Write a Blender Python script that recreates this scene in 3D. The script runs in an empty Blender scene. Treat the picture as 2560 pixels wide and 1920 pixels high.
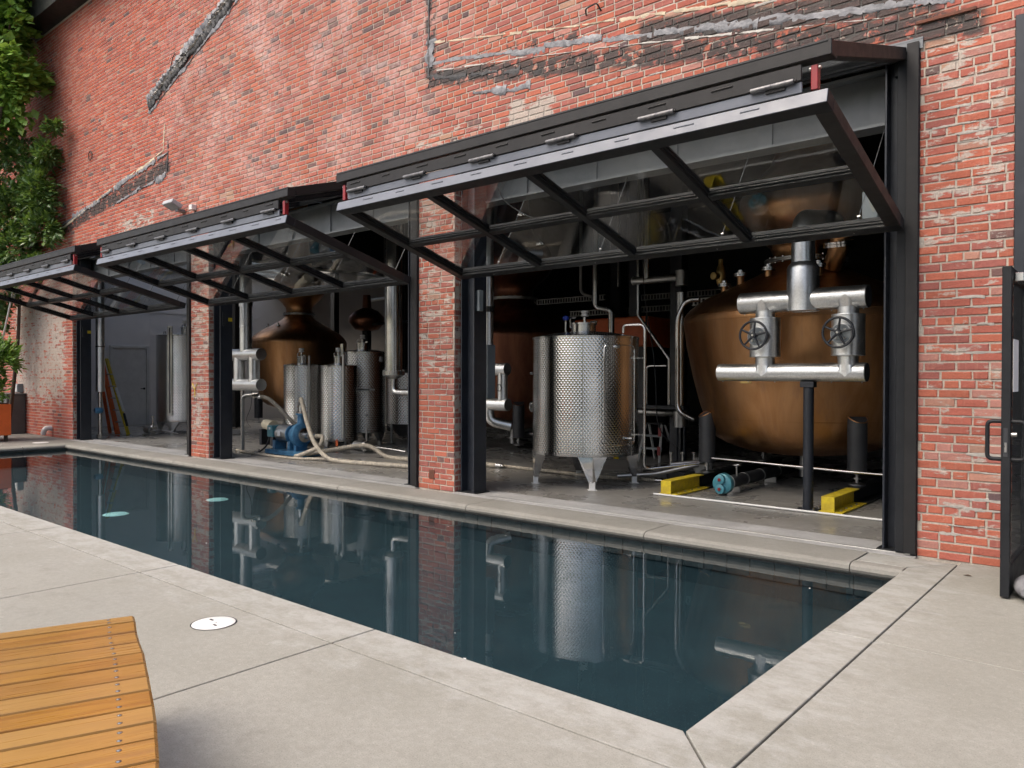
import bpy, math, random
from mathutils import Vector, Matrix
R = math.radians
random.seed(7)
S = bpy.context.scene
COL = S.collection

# ------------------------------------------------------------------ camera, sky, sun, exposure
def make_camera():
    yaw, pit, rol = R(40.25), R(-.509), R(.143)
    f = Vector((-math.sin(yaw)*math.cos(pit), math.cos(yaw)*math.cos(pit), math.sin(pit)))
    r = Vector((math.cos(yaw), math.sin(yaw), 0)); u = r.cross(f)
    r2 = r*math.cos(rol)+u*math.sin(rol); u2 = u*math.cos(rol)-r*math.sin(rol)
    cd = bpy.data.cameras.new('camera'); cam = bpy.data.objects.new('camera', cd); COL.objects.link(cam)
    cd.sensor_fit = 'HORIZONTAL'; cd.sensor_width = 36; cd.lens = 27.04; cd.clip_start = .05; cd.clip_end = 800
    m = Matrix((r2, u2, -f)).transposed().to_4x4(); m.translation = (0, -6.5, 1.367)
    cam.matrix_world = m; S.camera = cam
make_camera()
SUN_EL, SUN_AZ = 56, 205          # azimuth of the sun, degrees clockwise from +Y
w = bpy.data.worlds.new('World'); S.world = w; w.use_nodes = True
wn = w.node_tree; bg = wn.nodes['Background']
sky = wn.nodes.new('ShaderNodeTexSky'); sky.sky_type = 'NISHITA'; sky.sun_disc = False
sky.sun_elevation = R(SUN_EL); sky.sun_rotation = R(SUN_AZ); sky.air_density = 1.0; sky.dust_density = 7; sky.ozone_density = 1.2
wn.links.new(sky.outputs[0], bg.inputs[0]); bg.inputs[1].default_value = .15
sd = bpy.data.lights.new('sun', 'SUN'); sun = bpy.data.objects.new('sun', sd); COL.objects.link(sun)
sd.energy = .5; sd.angle = R(40); sd.color = (1, .97, .92)
az = R(SUN_AZ); sv = Vector((math.sin(az)*math.cos(R(SUN_EL)), math.cos(az)*math.cos(R(SUN_EL)), math.sin(R(SUN_EL))))
sun.rotation_euler = sv.to_track_quat('Z', 'Y').to_euler(); sun.location = (0, -20, 20)
vs = S.view_settings; vs.view_transform = 'Standard'; vs.look = 'None'; vs.gamma = 1; vs.use_curve_mapping = False
vs.exposure = .9
S.render.engine = 'CYCLES'
S.cycles.use_denoising = True
try: S.cycles.denoiser = 'OPENIMAGEDENOISE'
except Exception: pass
S.cycles.use_adaptive_sampling = True; S.cycles.adaptive_threshold = .03
S.cycles.max_bounces = 8; S.cycles.diffuse_bounces = 4; S.cycles.glossy_bounces = 5; S.cycles.transparent_max_bounces = 24
S.cycles.caustics_reflective = False; S.cycles.caustics_refractive = False; S.cycles.sample_clamp_indirect = 6

# ------------------------------------------------------------------ node helpers
class NT:
    def __init__(s, name):
        s.m = bpy.data.materials.new(name); s.m.use_nodes = True
        s.t = s.m.node_tree; s.t.nodes.clear()
        s.out = s.t.nodes.new('ShaderNodeOutputMaterial')
    def n(s, typ, **kw):
        x = s.t.nodes.new('ShaderNode'+typ)
        for k, v in kw.items(): setattr(x, k, v)
        return x
    def put(s, sock, v):
        if isinstance(v, bpy.types.NodeSocket): s.t.links.new(v, sock)
        elif v is not None:
            if sock.type == 'RGBA' and len(v) == 3: v = (*v, 1)
            sock.default_value = v
    def math(s, op, a, b=None, c=None, clamp=False):
        x = s.n('Math', operation=op, use_clamp=clamp)
        for i, v in enumerate((a, b, c)):
            if v is not None: s.put(x.inputs[i], v)
        return x.outputs[0]
    def mix(s, f, a, b, blend='MIX'):
        x = s.n('Mix', data_type='RGBA', blend_type=blend)
        s.put(x.inputs[0], f); s.put(x.inputs[6], a); s.put(x.inputs[7], b)
        return x.outputs[2]
    def pos(s):
        return s.n('NewGeometry').outputs['Position']
    def obj(s):
        return s.n('TexCoord').outputs['Object']
    def mapv(s, v, scale=(1, 1, 1), loc=(0, 0, 0), rot=(0, 0, 0)):
        x = s.n('Mapping'); s.put(x.inputs[0], v); x.inputs[1].default_value = loc; x.inputs[2].default_value = rot; x.inputs[3].default_value = scale
        return x.outputs[0]
    def noise(s, v, scale, detail=4, rough=.6, dist=0):
        x = s.n('TexNoise'); s.put(x.inputs['Vector'], v); x.inputs['Scale'].default_value = scale
        x.inputs['Detail'].default_value = detail; x.inputs['Roughness'].default_value = rough; x.inputs['Distortion'].default_value = dist
        return x.outputs[0]
    def vor(s, v, scale, feature='F1', rnd=1):
        x = s.n('TexVoronoi', feature=feature); s.put(x.inputs['Vector'], v); x.inputs['Scale'].default_value = scale; x.inputs['Randomness'].default_value = rnd
        return x.outputs[0]
    def rng(s, v, a, b, c=0., d=1., smooth=True):
        x = s.n('MapRange', interpolation_type='SMOOTHSTEP' if smooth else 'LINEAR')
        for i, k in enumerate((v, a, b, c, d)): s.put(x.inputs[i], k)
        return x.outputs[0]
    def fresnel(s, ior, normal=None):
        bf = s.n('NewGeometry').outputs['Backfacing']; f = s.n('Fresnel')
        s.put(f.inputs[0], s.math('ADD', s.math('MULTIPLY', bf, 1/ior-ior), ior))
        if normal is not None: s.put(f.inputs['Normal'], normal)
        return f.outputs[0]
    def bump(s, h, dist=.005, strength=1, normal=None):
        x = s.n('Bump'); s.put(x.inputs['Height'], h); x.inputs['Distance'].default_value = dist; x.inputs['Strength'].default_value = strength
        if normal is not None: s.put(x.inputs['Normal'], normal)
        return x.outputs[0]
    def bsdf(s, col, rough=.6, metal=0, normal=None, spec=None, **kw):
        b = s.n('BsdfPrincipled'); s.put(b.inputs['Base Color'], col); s.put(b.inputs['Roughness'], rough); s.put(b.inputs['Metallic'], metal)
        if normal is not None: s.put(b.inputs['Normal'], normal)
        if spec is not None: b.inputs['Specular IOR Level'].default_value = spec
        for k, v in kw.items(): s.put(b.inputs[k], v)
        return b.outputs[0]
    def done(s, sh):
        s.t.links.new(sh, s.out.inputs[0]); return s.m

def simple(name, c1, c2=None, scale=6, rough=.5, metal=0, bump=0, bscale=40, stretch=(1, 1, 1), rvar=.1, detail=5, spec=None):
    """two-tone noise paint or metal with uneven gloss"""
    t = NT(name); v = t.mapv(t.obj(), stretch)
    n1 = t.noise(v, scale, detail); c2 = c2 or tuple(x*.75 for x in c1)
    col = t.mix(t.rng(n1, .3, .7), c1, c2)
    n2 = t.noise(v, scale*3.1, 3)
    ro = t.rng(n2, .2, .8, max(.02, rough-rvar), min(1, rough+rvar), False)
    nm = t.bump(t.noise(v, bscale, 4), bump) if bump else None
    return t.done(t.bsdf(col, ro, metal, nm, spec))

# ------------------------------------------------------------------ mesh helpers
class MB:
    def __init__(s): s.v, s.f, s.uv = [], [], {}
    def add(s, vs, fs, uvs=None):
        o = len(s.v); s.v += [tuple(p) for p in vs]
        for i, f in enumerate(fs):
            if uvs: s.uv[len(s.f)] = uvs[i]
            s.f.append(tuple(o+k for k in f))
        return s
    def box(s, x0, x1, y0, y1, z0, z1):
        return s.add([(x0,y0,z0),(x1,y0,z0),(x1,y1,z0),(x0,y1,z0),(x0,y0,z1),(x1,y0,z1),(x1,y1,z1),(x0,y1,z1)],
                     [(0,3,2,1),(4,5,6,7),(0,1,5,4),(1,2,6,5),(2,3,7,6),(3,0,4,7)])
    def cbox(s, c, d): return s.box(c[0]-d[0]/2, c[0]+d[0]/2, c[1]-d[1]/2, c[1]+d[1]/2, c[2]-d[2]/2, c[2]+d[2]/2)
    def mbox(s, m, x0, x1, y0, y1, z0, z1):
        b = MB().box(x0, x1, y0, y1, z0, z1); return s.add([m @ Vector(p) for p in b.v], b.f)
    def bev(s, x0, x1, y0, y1, z0, z1, b=.004):
        """box with chamfered edges (three stacked rings each way, 24 vertices)"""
        vs, fs = [], []
        def ring(ix, z): return [(x0+ix, y0+b, z), (x0+b, y0+ix, z), (x1-b, y0+ix, z), (x1-ix, y0+b, z), (x1-ix, y1-b, z), (x1-b, y1-ix, z), (x0+b, y1-ix, z), (x0+ix, y1-b, z)]
        for ix, z in ((b*.99, z0), (0, z0+b), (0, z1-b), (b*.99, z1)): vs += ring(ix, z)
        for k in range(3):
            for i in range(8): j = (i+1) % 8; fs.append((k*8+i, k*8+j, k*8+8+j, k*8+8+i))
        fs += [tuple(range(7, -1, -1)), tuple(range(24, 32))]
        return s.add(vs, fs)
    def tube(s, pts, r, n=12, cap=True, closed=False):
        P = [Vector(p) for p in pts]; N = len(P); rr = r if isinstance(r, (list, tuple)) else [r]*N
        tang = []
        for i in range(N):
            a = P[(i-1) % N] if (i > 0 or closed) else P[i]; b = P[(i+1) % N] if (i < N-1 or closed) else P[i]
            d = b-a; tang.append(d.normalized() if d.length > 1e-9 else Vector((0, 0, 1)))
        ref = Vector((0, 0, 1)) if abs(tang[0].z) < .9 else Vector((1, 0, 0))
        nx = tang[0].cross(ref).normalized(); vs = []
        L = 0; Ls = []
        for i in range(N):
            if i: L += (P[i]-P[i-1]).length
            Ls.append(L)
            nx = (nx-tang[i]*nx.dot(tang[i])).normalized(); ny = tang[i].cross(nx)
            for k in range(n):
                a = 2*math.pi*k/n; vs.append(P[i]+(nx*math.cos(a)+ny*math.sin(a))*rr[i])
        fs, us = [], []
        for i in range(N if closed else N-1):
            j = (i+1) % N
            for k in range(n):
                m = (k+1) % n; fs.append((i*n+k, i*n+m, j*n+m, j*n+k))
                a, b = k/n, (k+1)/n; l0, l1 = Ls[i], (Ls[j] if j else Ls[i]+.1)
                us.append(((a, l0), (b, l0), (b, l1), (a, l1)))
        if cap and not closed:
            fs += [tuple(range(n-1, -1, -1)), tuple((N-1)*n+k for k in range(n))]
            us += [tuple((0, 0) for _ in range(n))]*2
        return s.add(vs, fs, us)
    def cyl(s, a, b, r, n=16): return s.tube([a, b], r, n)
    def lathe(s, prof, c=(0, 0, 0), n=48, axis='z', cap=True):
        """profile of (radius, height); uv = (arc length at the largest radius, profile length)"""
        vs, fs, us = [], [], []; rm = max(p[0] for p in prof)
        for r, h in prof:
            r = max(r, 1e-4)
            for k in range(n):
                a = 2*math.pi*k/n; q = (r*math.cos(a), r*math.sin(a), h)
                if axis == 'y': q = (q[0], q[2], q[1])
                if axis == 'x': q = (q[2], q[0], q[1])
                vs.append((c[0]+q[0], c[1]+q[1], c[2]+q[2]))
        for i in range(len(prof)-1):
            for k in range(n):
                m = (k+1) % n; q = (i*n+k, i*n+m, (i+1)*n+m, (i+1)*n+k)
                u0, u1 = 2*math.pi*rm*k/n, 2*math.pi*rm*(k+1)/n; h0, h1 = prof[i][1], prof[i+1][1]
                uv = ((u0, h0), (u1, h0), (u1, h1), (u0, h1))
                if axis == 'y': q = q[::-1]; uv = uv[::-1]
                fs.append(q); us.append(uv)
        if cap:
            a, b = tuple(range(n-1, -1, -1)), tuple((len(prof)-1)*n+k for k in range(n))
            if axis == 'y': a, b = a[::-1], b[::-1]
            fs += [a, b]; us += [tuple((0, 0) for _ in range(n))]*2
        return s.add(vs, fs, us)
    def prism(s, poly, z0, z1):
        n = len(poly); vs = [(x, y, z0) for x, y in poly]+[(x, y, z1) for x, y in poly]
        return s.add(vs, [tuple(range(n-1, -1, -1)), tuple(range(n, 2*n))]+[(i, (i+1) % n, n+(i+1) % n, n+i) for i in range(n)])
    def extrude(s, poly, axis, a, b):
        """polygon in the plane across `axis` ('x': (y,z), 'y': (x,z)) pulled from a to b"""
        n = len(poly)
        g = (lambda p, t: (t, p[0], p[1])) if axis == 'x' else (lambda p, t: (p[0], t, p[1]))
        return s.add([g(p, a) for p in poly]+[g(p, b) for p in poly],
                     [tuple(range(n-1, -1, -1)), tuple(range(n, 2*n))]+[(i, (i+1) % n, n+(i+1) % n, n+i) for i in range(n)])
    def move(s, m): s.v = [tuple(m @ Vector(p)) for p in s.v]; return s
    def build(s, name, mat, parent=None, smooth=None, fix=True):
        me = bpy.data.meshes.new(name)
        off = Vector((0, 0, 0)); q = parent
        while q is not None: off += q.location; q = q.parent
        me.from_pydata([(p[0]-off.x, p[1]-off.y, p[2]-off.z) for p in s.v], [], s.f)
        if s.uv:
            ul = me.uv_layers.new(name='UVMap').data
            for i, p in enumerate(me.polygons):
                u = s.uv.get(i)
                if u:
                    for li, q in zip(p.loop_indices, u): ul[li].uv = q
        me.materials.append(mat)
        if smooth is not None:
            me.shade_smooth(); me.set_sharp_from_angle(angle=R(smooth))
        o = bpy.data.objects.new(name, me); COL.objects.link(o)
        if parent is not None: o.parent = parent
        return o

def place(o, loc):
    """gives a one-mesh thing its origin at loc (its vertices are in world space)"""
    o.data.transform(Matrix.Translation(-Vector(loc))); o.location = loc; return o
def tag(o, label, cat=None, group=None, kind=None):
    if label: o['label'] = label
    if cat: o['category'] = cat
    if group: o['group'] = group
    if kind: o['kind'] = kind
    return o
def thing(name, label, cat, loc=(0, 0, 0), group=None, kind=None):
    o = bpy.data.objects.new(name, None); COL.objects.link(o); o.location = loc; o.empty_display_size = .2
    return tag(o, label, cat, group, kind)
def smoothpath(pts, k=6):
    """Catmull-Rom through the points"""
    P = [Vector(p) for p in pts]; out = []
    for i in range(len(P)-1):
        a, b, c, d = P[max(0, i-1)], P[i], P[i+1], P[min(len(P)-1, i+2)]
        for j in range(k):
            t = j/k; out.append(.5*((2*b)+(c-a)*t+(2*a-5*b+4*c-d)*t*t+(3*b-a-3*c+d)*t**3))
    return out+[P[-1]]
def bend(pts, rad, k=6):
    """polyline with rounded corners"""
    P = [Vector(p) for p in pts]; out = [P[0]]
    for i in range(1, len(P)-1):
        a, b = (P[i-1]-P[i]), (P[i+1]-P[i]); r = min(rad, a.length*.49, b.length*.49)
        p0, p1 = P[i]+a.normalized()*r, P[i]+b.normalized()*r
        for j in range(k+1):
            t = j/k; out.append(p0*(1-t)**2+P[i]*2*t*(1-t)+p1*t*t)
    return out+[P[-1]]

# ------------------------------------------------------------------ materials
BLACK = simple('black_steel', (.009,.0105,.0125), (.015,.0165,.019), 5, .5, 0, .0006, 90, spec=.28)
BRONZE = simple('weathered_black_steel', (.013,.0128,.0132), (.02,.0192,.0192), 4, .5, 0, .0006, 90, spec=.3)
NAVY = simple('navy_painted_steel', (.012,.015,.022), (.02,.024,.032), 4, .4)
HINGE = simple('worn_hinge_steel', (.10,.10,.11), (.2,.2,.2), 30, .4, .6)
GREYSTEEL = simple('blue_grey_steel', (.11,.124,.152), (.14,.155,.185), 3, .42, 0, .0006, 60)  # paler blue-grey for the lower leaf's top cap and hinge plate
GIRDER = simple('grey_primed_steel', (.16,.175,.185), (.21,.22,.23), 3, .5)
CHARCOAL = simple('charcoal_paint', (.022,.024,.028), (.03,.032,.036), 5, .5)
WHITE = simple('white_paint', (.72,.72,.70), (.62,.62,.60), 3, .45)
WALLWHITE = simple('white_wall_panel', (.82,.80,.785), (.77,.75,.735), 1.2, .55)
BACKWALL = simple('dull_back_wall', (.30,.27,.25), (.25,.23,.21), 1.2, .7)
YELLOW = simple('yellow_paint', (.70,.54,.02), (.50,.36,.03), 14, .45, detail=8)
BLUE = simple('blue_pump_paint', (.07,.21,.36), (.035,.12,.23), 16, .4, detail=8)
TEAL = simple('teal_paint', (.08,.28,.34), (.05,.2,.26), 8, .4)
ORANGE = simple('orange_paint', (.80,.15,.03), (.68,.12,.025), 5, .4)
RED = simple('red_paint', (.26,.012,.016), (.18,.01,.012), 8, .35)
PLASTICW = simple('white_plastic', (.74,.74,.72), (.66,.66,.64), 6, .35)
PAPER = simple('paper', (.82,.83,.84), (.78,.79,.8), 2, .6)
RUBBER = simple('black_rubber', (.015,.015,.016), (.025,.025,.026), 8, .6)
GREYBOX = simple('grey_enclosure', (.24,.27,.29), (.2,.23,.25), 4, .4)
SAND = simple('grey_sandbag', (.16,.16,.17), (.22,.22,.23), 9, .8, 0, .004, 30)
BARK = simple('bark', (.09,.065,.045), (.05,.035,.025), 9, .9, 0, .012, 22, (1,1,.25))
CREAMPIPE = simple('cream_pipe_cover', (.62,.58,.44), (.55,.5,.38), 5, .45)
TAR = simple('roofing_tar', (.022,.022,.023), (.06,.06,.062), 14, .55, 0, .006, 30)
MASTIC = simple('grey_mastic', (.13,.134,.146), (.26,.265,.28), 9, .5, 0, .008, 30)
CAULK = simple('cream_mortar_bead', (.62,.53,.38), (.45,.38,.28), 14, .8, 0, .006, 40)
CAULKG = simple('grey_mortar', (.46,.43,.385), (.34,.32,.29), 14, .85, 0, .008, 30)
PLASTER = simple('lime_plaster', (.62,.6,.55), (.45,.44,.41), 14, .85, 0, .008, 30)
FASCIA = simple('black_fascia', (.008,.009,.01), (.014,.015,.015), 3, .55)
PLANTERGREY = simple('grey_planter', (.075,.08,.083), (.1,.105,.107), 3, .6)
SCREW = simple('screw_steel', (.55,.54,.52), (.4,.4,.4), 20, .3, 1)
BRASS = simple('brass', (.5,.36,.14), (.36,.25,.1), 9, .4, 1)
BASEPLASTER = simple('dark_interior_wall', (.016,.017,.019), (.024,.025,.027), 2, .7)
CEIL = simple('black_ceiling', (.01,.01,.011), (.014,.014,.015), 2, .8)

def mk_stainless(name, rough, tint=(.60,.60,.59), streak=(60,60,1.2), bump=.0006):
    t = NT(name); v = t.obj(); n = t.noise(t.mapv(v, streak), 1, 4); m = t.noise(v, 3, 4)
    col = t.mix(t.rng(m, .3, .7), tint, tuple(x*.82 for x in tint))
    ro = t.rng(n, .3, .7, rough*.75, rough*1.3, False)
    return t.done(t.bsdf(col, ro, 1, t.bump(t.noise(v, 4, 3), bump*6, .35)))
STEEL = mk_stainless('brushed_stainless', .22)
STEELDULL = mk_stainless('dull_stainless', .36, (.46,.46,.45))
def mk_clad():
    t = NT('spangled_metal_cladding'); v = t.obj(); m = t.noise(v, 55, 3, .7); l = t.noise(v, 5, 3)
    col = t.mix(t.rng(m, .35, .65), (.76,.77,.77), (.64,.65,.65))
    return t.done(t.bsdf(col, t.rng(l, .3, .7, .28, .42), 1, t.bump(t.math('ADD', m, t.math('MULTIPLY', l, 3.)), .0012, .5)))
CLAD = mk_clad()
def mk_dimple(name, sp, tint, rough, depth):
    t = NT(name); uv = t.n('UVMap').outputs[0]; sep = t.n('SeparateXYZ'); t.put(sep.inputs[0], uv)
    def cell(off):
        a = t.math('SUBTRACT', t.math('FRACT', t.math('ADD', t.math('DIVIDE', sep.outputs[0], sp), off)), .5)
        b = t.math('MULTIPLY', t.math('SUBTRACT', t.math('FRACT', t.math('ADD', t.math('DIVIDE', sep.outputs[1], sp*1.3), off)), .5), 1.3)
        return t.math('SQRT', t.math('ADD', t.math('MULTIPLY', a, a), t.math('MULTIPLY', b, b)))
    d = t.math('MINIMUM', cell(0.), cell(.5))
    h = t.rng(d, .03, .46)
    v = t.obj(); l = t.noise(v, 2.2, 3)
    col = t.mix(t.rng(l, .3, .7), tint, tuple(x*.85 for x in tint))
    return t.done(t.bsdf(col, rough, 1, t.bump(t.math('ADD', h, t.math('MULTIPLY', l, 1.5)), depth, .8)))
DIMPLE = mk_dimple('dimple_plate_large', .042, (.74,.74,.73), .07, .0021)
DIMPLES = mk_dimple('dimple_plate_small', .055, (.76,.75,.72), .09, .0055)
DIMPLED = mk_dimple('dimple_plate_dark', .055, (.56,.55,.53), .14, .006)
def mk_copper(name, c1, c2, c3, rough):
    t = NT(name); v = t.obj(); a = t.noise(t.mapv(v, (3, 3, .55)), 1.2, 5, .6, .6); b = t.noise(t.mapv(v, (14, 14, .5)), 1, 4); g = t.noise(v, 7, 4)
    col = t.mix(t.rng(a, .35, .65), c1, c2); col = t.mix(t.math('MULTIPLY', t.rng(b, .5, .75), .55), col, c3)
    ro = t.rng(a, .3, .7, rough*.85, rough*1.2)
    return t.done(t.bsdf(col, ro, 1, t.bump(t.noise(v, 1.3, 1), .004, .25)))
COPPER = mk_copper('aged_copper', (.48,.265,.125), (.37,.185,.08), (.34,.195,.12), .37)
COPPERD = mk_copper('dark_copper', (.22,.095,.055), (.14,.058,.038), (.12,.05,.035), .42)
def mk_hose():
    t = NT('ribbed_cream_hose'); uv = t.n('UVMap').outputs[0]; sep = t.n('SeparateXYZ'); t.put(sep.inputs[0], uv)
    w_ = t.math('SINE', t.math('MULTIPLY', sep.outputs[1], 2*math.pi/.03)); v = t.pos(); n = t.noise(v, 14, 4)
    col = t.mix(t.rng(n, .35, .7), (.56,.50,.40), (.36,.32,.26)); col = t.mix(t.rng(w_, -1., -.2, .35, 0.), col, (.2,.17,.13))
    return t.done(t.bsdf(col, .6, 0, t.bump(w_, .004, .7)))
HOSE = mk_hose()
def mk_glass():
    t = NT('door_glass'); fr = t.fresnel(1.5)
    tr = t.n('BsdfTransparent'); tr.inputs[0].default_value = (.955,.965,.96,1)
    v = t.obj(); gl = t.n('BsdfGlossy'); gl.inputs[1].default_value = .015
    t.put(gl.inputs['Normal'], t.bump(t.noise(v, 1.6, 2), .004, .25))
    mx = t.n('MixShader'); t.put(mx.inputs[0], t.math('MULTIPLY', fr, .9)); t.put(mx.inputs[1], tr.outputs[0]); t.put(mx.inputs[2], gl.outputs[0])
    # dust film: a little diffuse, heavier in smears
    df = t.n('BsdfDiffuse'); df.inputs[0].default_value = (.55,.57,.56,1)
    d = t.rng(t.noise(t.mapv(v, (1, 1, 1)), 2.3, 6, .7), .42, .8, .003, .02)
    m2 = t.n('MixShader'); t.put(m2.inputs[0], d); t.put(m2.inputs[1], mx.outputs[0]); t.put(m2.inputs[2], df.outputs[0])
    return t.done(m2.outputs[0])
GLASS = mk_glass()
def mk_water():
    t = NT('pool_water'); v = t.pos()
    nm = t.bump(t.noise(t.mapv(v, (1, 2.2, 1)), 2.6, 3), .003, .12)
    fr = t.fresnel(1.42, nm)
    tr = t.n('BsdfTransparent'); tr.inputs[0].default_value = (.72,.87,.90,1)
    gl = t.n('BsdfGlossy'); gl.inputs[1].default_value = .012; t.put(gl.inputs['Normal'], nm)
    mx = t.n('MixShader'); t.put(mx.inputs[0], fr); t.put(mx.inputs[1], tr.outputs[0]); t.put(mx.inputs[2], gl.outputs[0])
    return t.done(mx.outputs[0])
WATER = mk_water()
def mk_pool():
    t = NT('dark_pool_plaster'); v = t.pos(); n = t.noise(v, 2.5, 5); f = t.noise(v, 90, 3)
    col = t.mix(t.rng(n, .3, .75), (.007,.017,.0235), (.012,.027,.034)); col = t.mix(t.rng(f, .55, .75, 0., .5), col, (.06,.10,.11))
    return t.done(t.bsdf(col, .8))
POOL = mk_pool()
TILE = simple('dark_pool_tile', (.022,.024,.026), (.05,.052,.054), 9, .4, 0, .002, 30)
def mk_concrete(name, base, pale, dark, pscale, rough, speck=.35, bump=.0012, lime=None, gloss=None):
    t = NT(name); v = t.pos(); a = t.noise(v, pscale, 6, .65); b = t.noise(v, pscale*4, 5); f = t.noise(v, 160, 2); g = t.noise(v, 55, 3)
    col = t.mix(t.rng(a, .38, .68), base, pale); col = t.mix(t.math('MULTIPLY', t.rng(b, .52, .75), .5), col, dark)
    col = t.mix(t.math('MULTIPLY', t.rng(f, .5, .72), speck), col, tuple(x*.55 for x in base))
    col = t.mix(t.math('MULTIPLY', t.rng(g, .55, .75), speck*.6), col, tuple(min(.8, x*1.35) for x in pale))
    md_ = t.noise(v, 26, 4, .75); col = t.mix(t.rng(md_, .35, .65, .0, .30), col, tuple(x*.66 for x in base))      # sandy grain
    st_ = t.noise(v, .55, 6, .7); col = t.mix(t.rng(st_, .52, .70, 0., .30), col, tuple(x*.62 for x in base))      # old damp stains
    sp_ = t.vor(v, 9); col = t.mix(t.rng(sp_, .02, .035, .55, 0.), col, tuple(x*.35 for x in base))                 # specks of grit
    if lime:      # whitish lime bloom along the pool edge
        sep = t.n('SeparateXYZ'); t.put(sep.inputs[0], v)
        dx = t.math('SUBTRACT', sep.outputs[0], lime[0]); dy = t.math('SUBTRACT', lime[1], sep.outputs[1])
        d = t.math('MAXIMUM', dx, dy); near = t.rng(d, -.05, .85, 1., 0.)
        k = t.rng(t.math('ADD', t.noise(t.mapv(v, (1, 1.6, 1)), 4.5, 7, .75), t.math('MULTIPLY', near, .26)), .60, .86)
        col = t.mix(t.math('MULTIPLY', k, .42), col, (.41,.415,.40))
    ro = t.rng(b, .3, .7, rough-.1, min(1, rough+.1), False) if gloss is None else t.rng(t.noise(v, 1.3, 4), .35, .65, gloss, rough)
    return t.done(t.bsdf(col, ro, 0, t.bump(t.math('ADD', f, g), bump)))
PATIO = mk_concrete('patio_concrete', (.256,.25,.217), (.315,.308,.275), (.192,.186,.158), 1.1, .85, .6, lime=(-1.4, -3.8))
COPING = mk_concrete('coping_concrete', (.222,.215,.19), (.275,.266,.24), (.155,.148,.128), 1.4, .8)
FARPAVE = mk_concrete('old_dark_concrete', (.17,.16,.145), (.23,.22,.2), (.11,.1,.09), 1.2, .8)
FLOOR = mk_concrete('sealed_concrete_floor', (.22,.21,.192), (.28,.27,.252), (.165,.157,.143), .8, .5, speck=.12, bump=.0004, gloss=.16)
THRESH = mk_concrete('pale_threshold_concrete', (.33,.325,.315), (.46,.455,.45), (.2,.195,.19), 2.2, .55, speck=.2)
BASE = mk_concrete('ground_concrete', (.25,.24,.22), (.3,.29,.27), (.2,.19,.17), .4, .9)
def mk_wood():
    t = NT('honey_varnished_wood'); v = t.obj(); oi = t.n('ObjectInfo').outputs['Random']
    off = t.n('CombineXYZ'); t.put(off.inputs[0], t.math('MULTIPLY', oi, 17.)); t.put(off.inputs[1], t.math('MULTIPLY', oi, 31.))
    va = t.n('VectorMath', operation='ADD'); t.put(va.inputs[0], t.mapv(v, (1, 1, 1), rot=(0, 0, R(21.1)))); t.put(va.inputs[1], off.outputs[0])
    q = va.outputs[0]
    g1 = t.noise(t.mapv(q, (26, 2.2, 20)), 1, 5, .6, .8); g2 = t.noise(t.mapv(q, (90, 3, 60)), 1, 3); kn = t.noise(t.mapv(q, (9, 4, 9)), 1.3, 2)
    col = t.mix(t.rng(g1, .32, .68), (.34,.165,.024), (.235,.098,.012)); col = t.mix(t.rng(g2, .5, .75, 0., .45), col, (.22,.08,.02))
    col = t.mix(t.rng(kn, .70, .78, 0., .75), col, (.13,.05,.02)); col = t.mix(t.math('MULTIPLY', oi, .6), col, (.37,.225,.075))
    return t.done(t.bsdf(col, t.rng(g2, .3, .7, .26, .4), 0, t.bump(g1, .0012), **{'Coat Weight': .6, 'Coat Roughness': .14}))
WOOD = mk_wood()
def mk_leaf(name, c1, c2, c3, rough=.42):
    t = NT(name); a = t.n('Attribute', attribute_name='leafrnd').outputs['Fac']
    col = t.mix(t.rng(a, 0., .6, smooth=False), c1, c2); col = t.mix(t.rng(a, .7, 1., smooth=False), col, c3)
    p = t.n('BsdfPrincipled'); t.put(p.inputs['Base Color'], col); p.inputs['Roughness'].default_value = rough
    tl = t.n('BsdfTranslucent'); t.put(tl.inputs[0], t.mix(.5, col, (.2,.3,.03)))
    mx = t.n('MixShader'); mx.inputs[0].default_value = .32; t.put(mx.inputs[1], p.outputs[0]); t.put(mx.inputs[2], tl.outputs[0])
    return t.done(mx.outputs[0])
LEAF_A = mk_leaf('broad_leaf', (.14,.28,.045), (.23,.40,.07), (.36,.52,.11))
LEAF_B = mk_leaf('laurel_leaf', (.045,.105,.03), (.085,.165,.042), (.21,.31,.075), .35)
LEAF_C = mk_leaf('shrub_leaf', (.09,.19,.035), (.15,.28,.045), (.30,.42,.08), .35)

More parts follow.
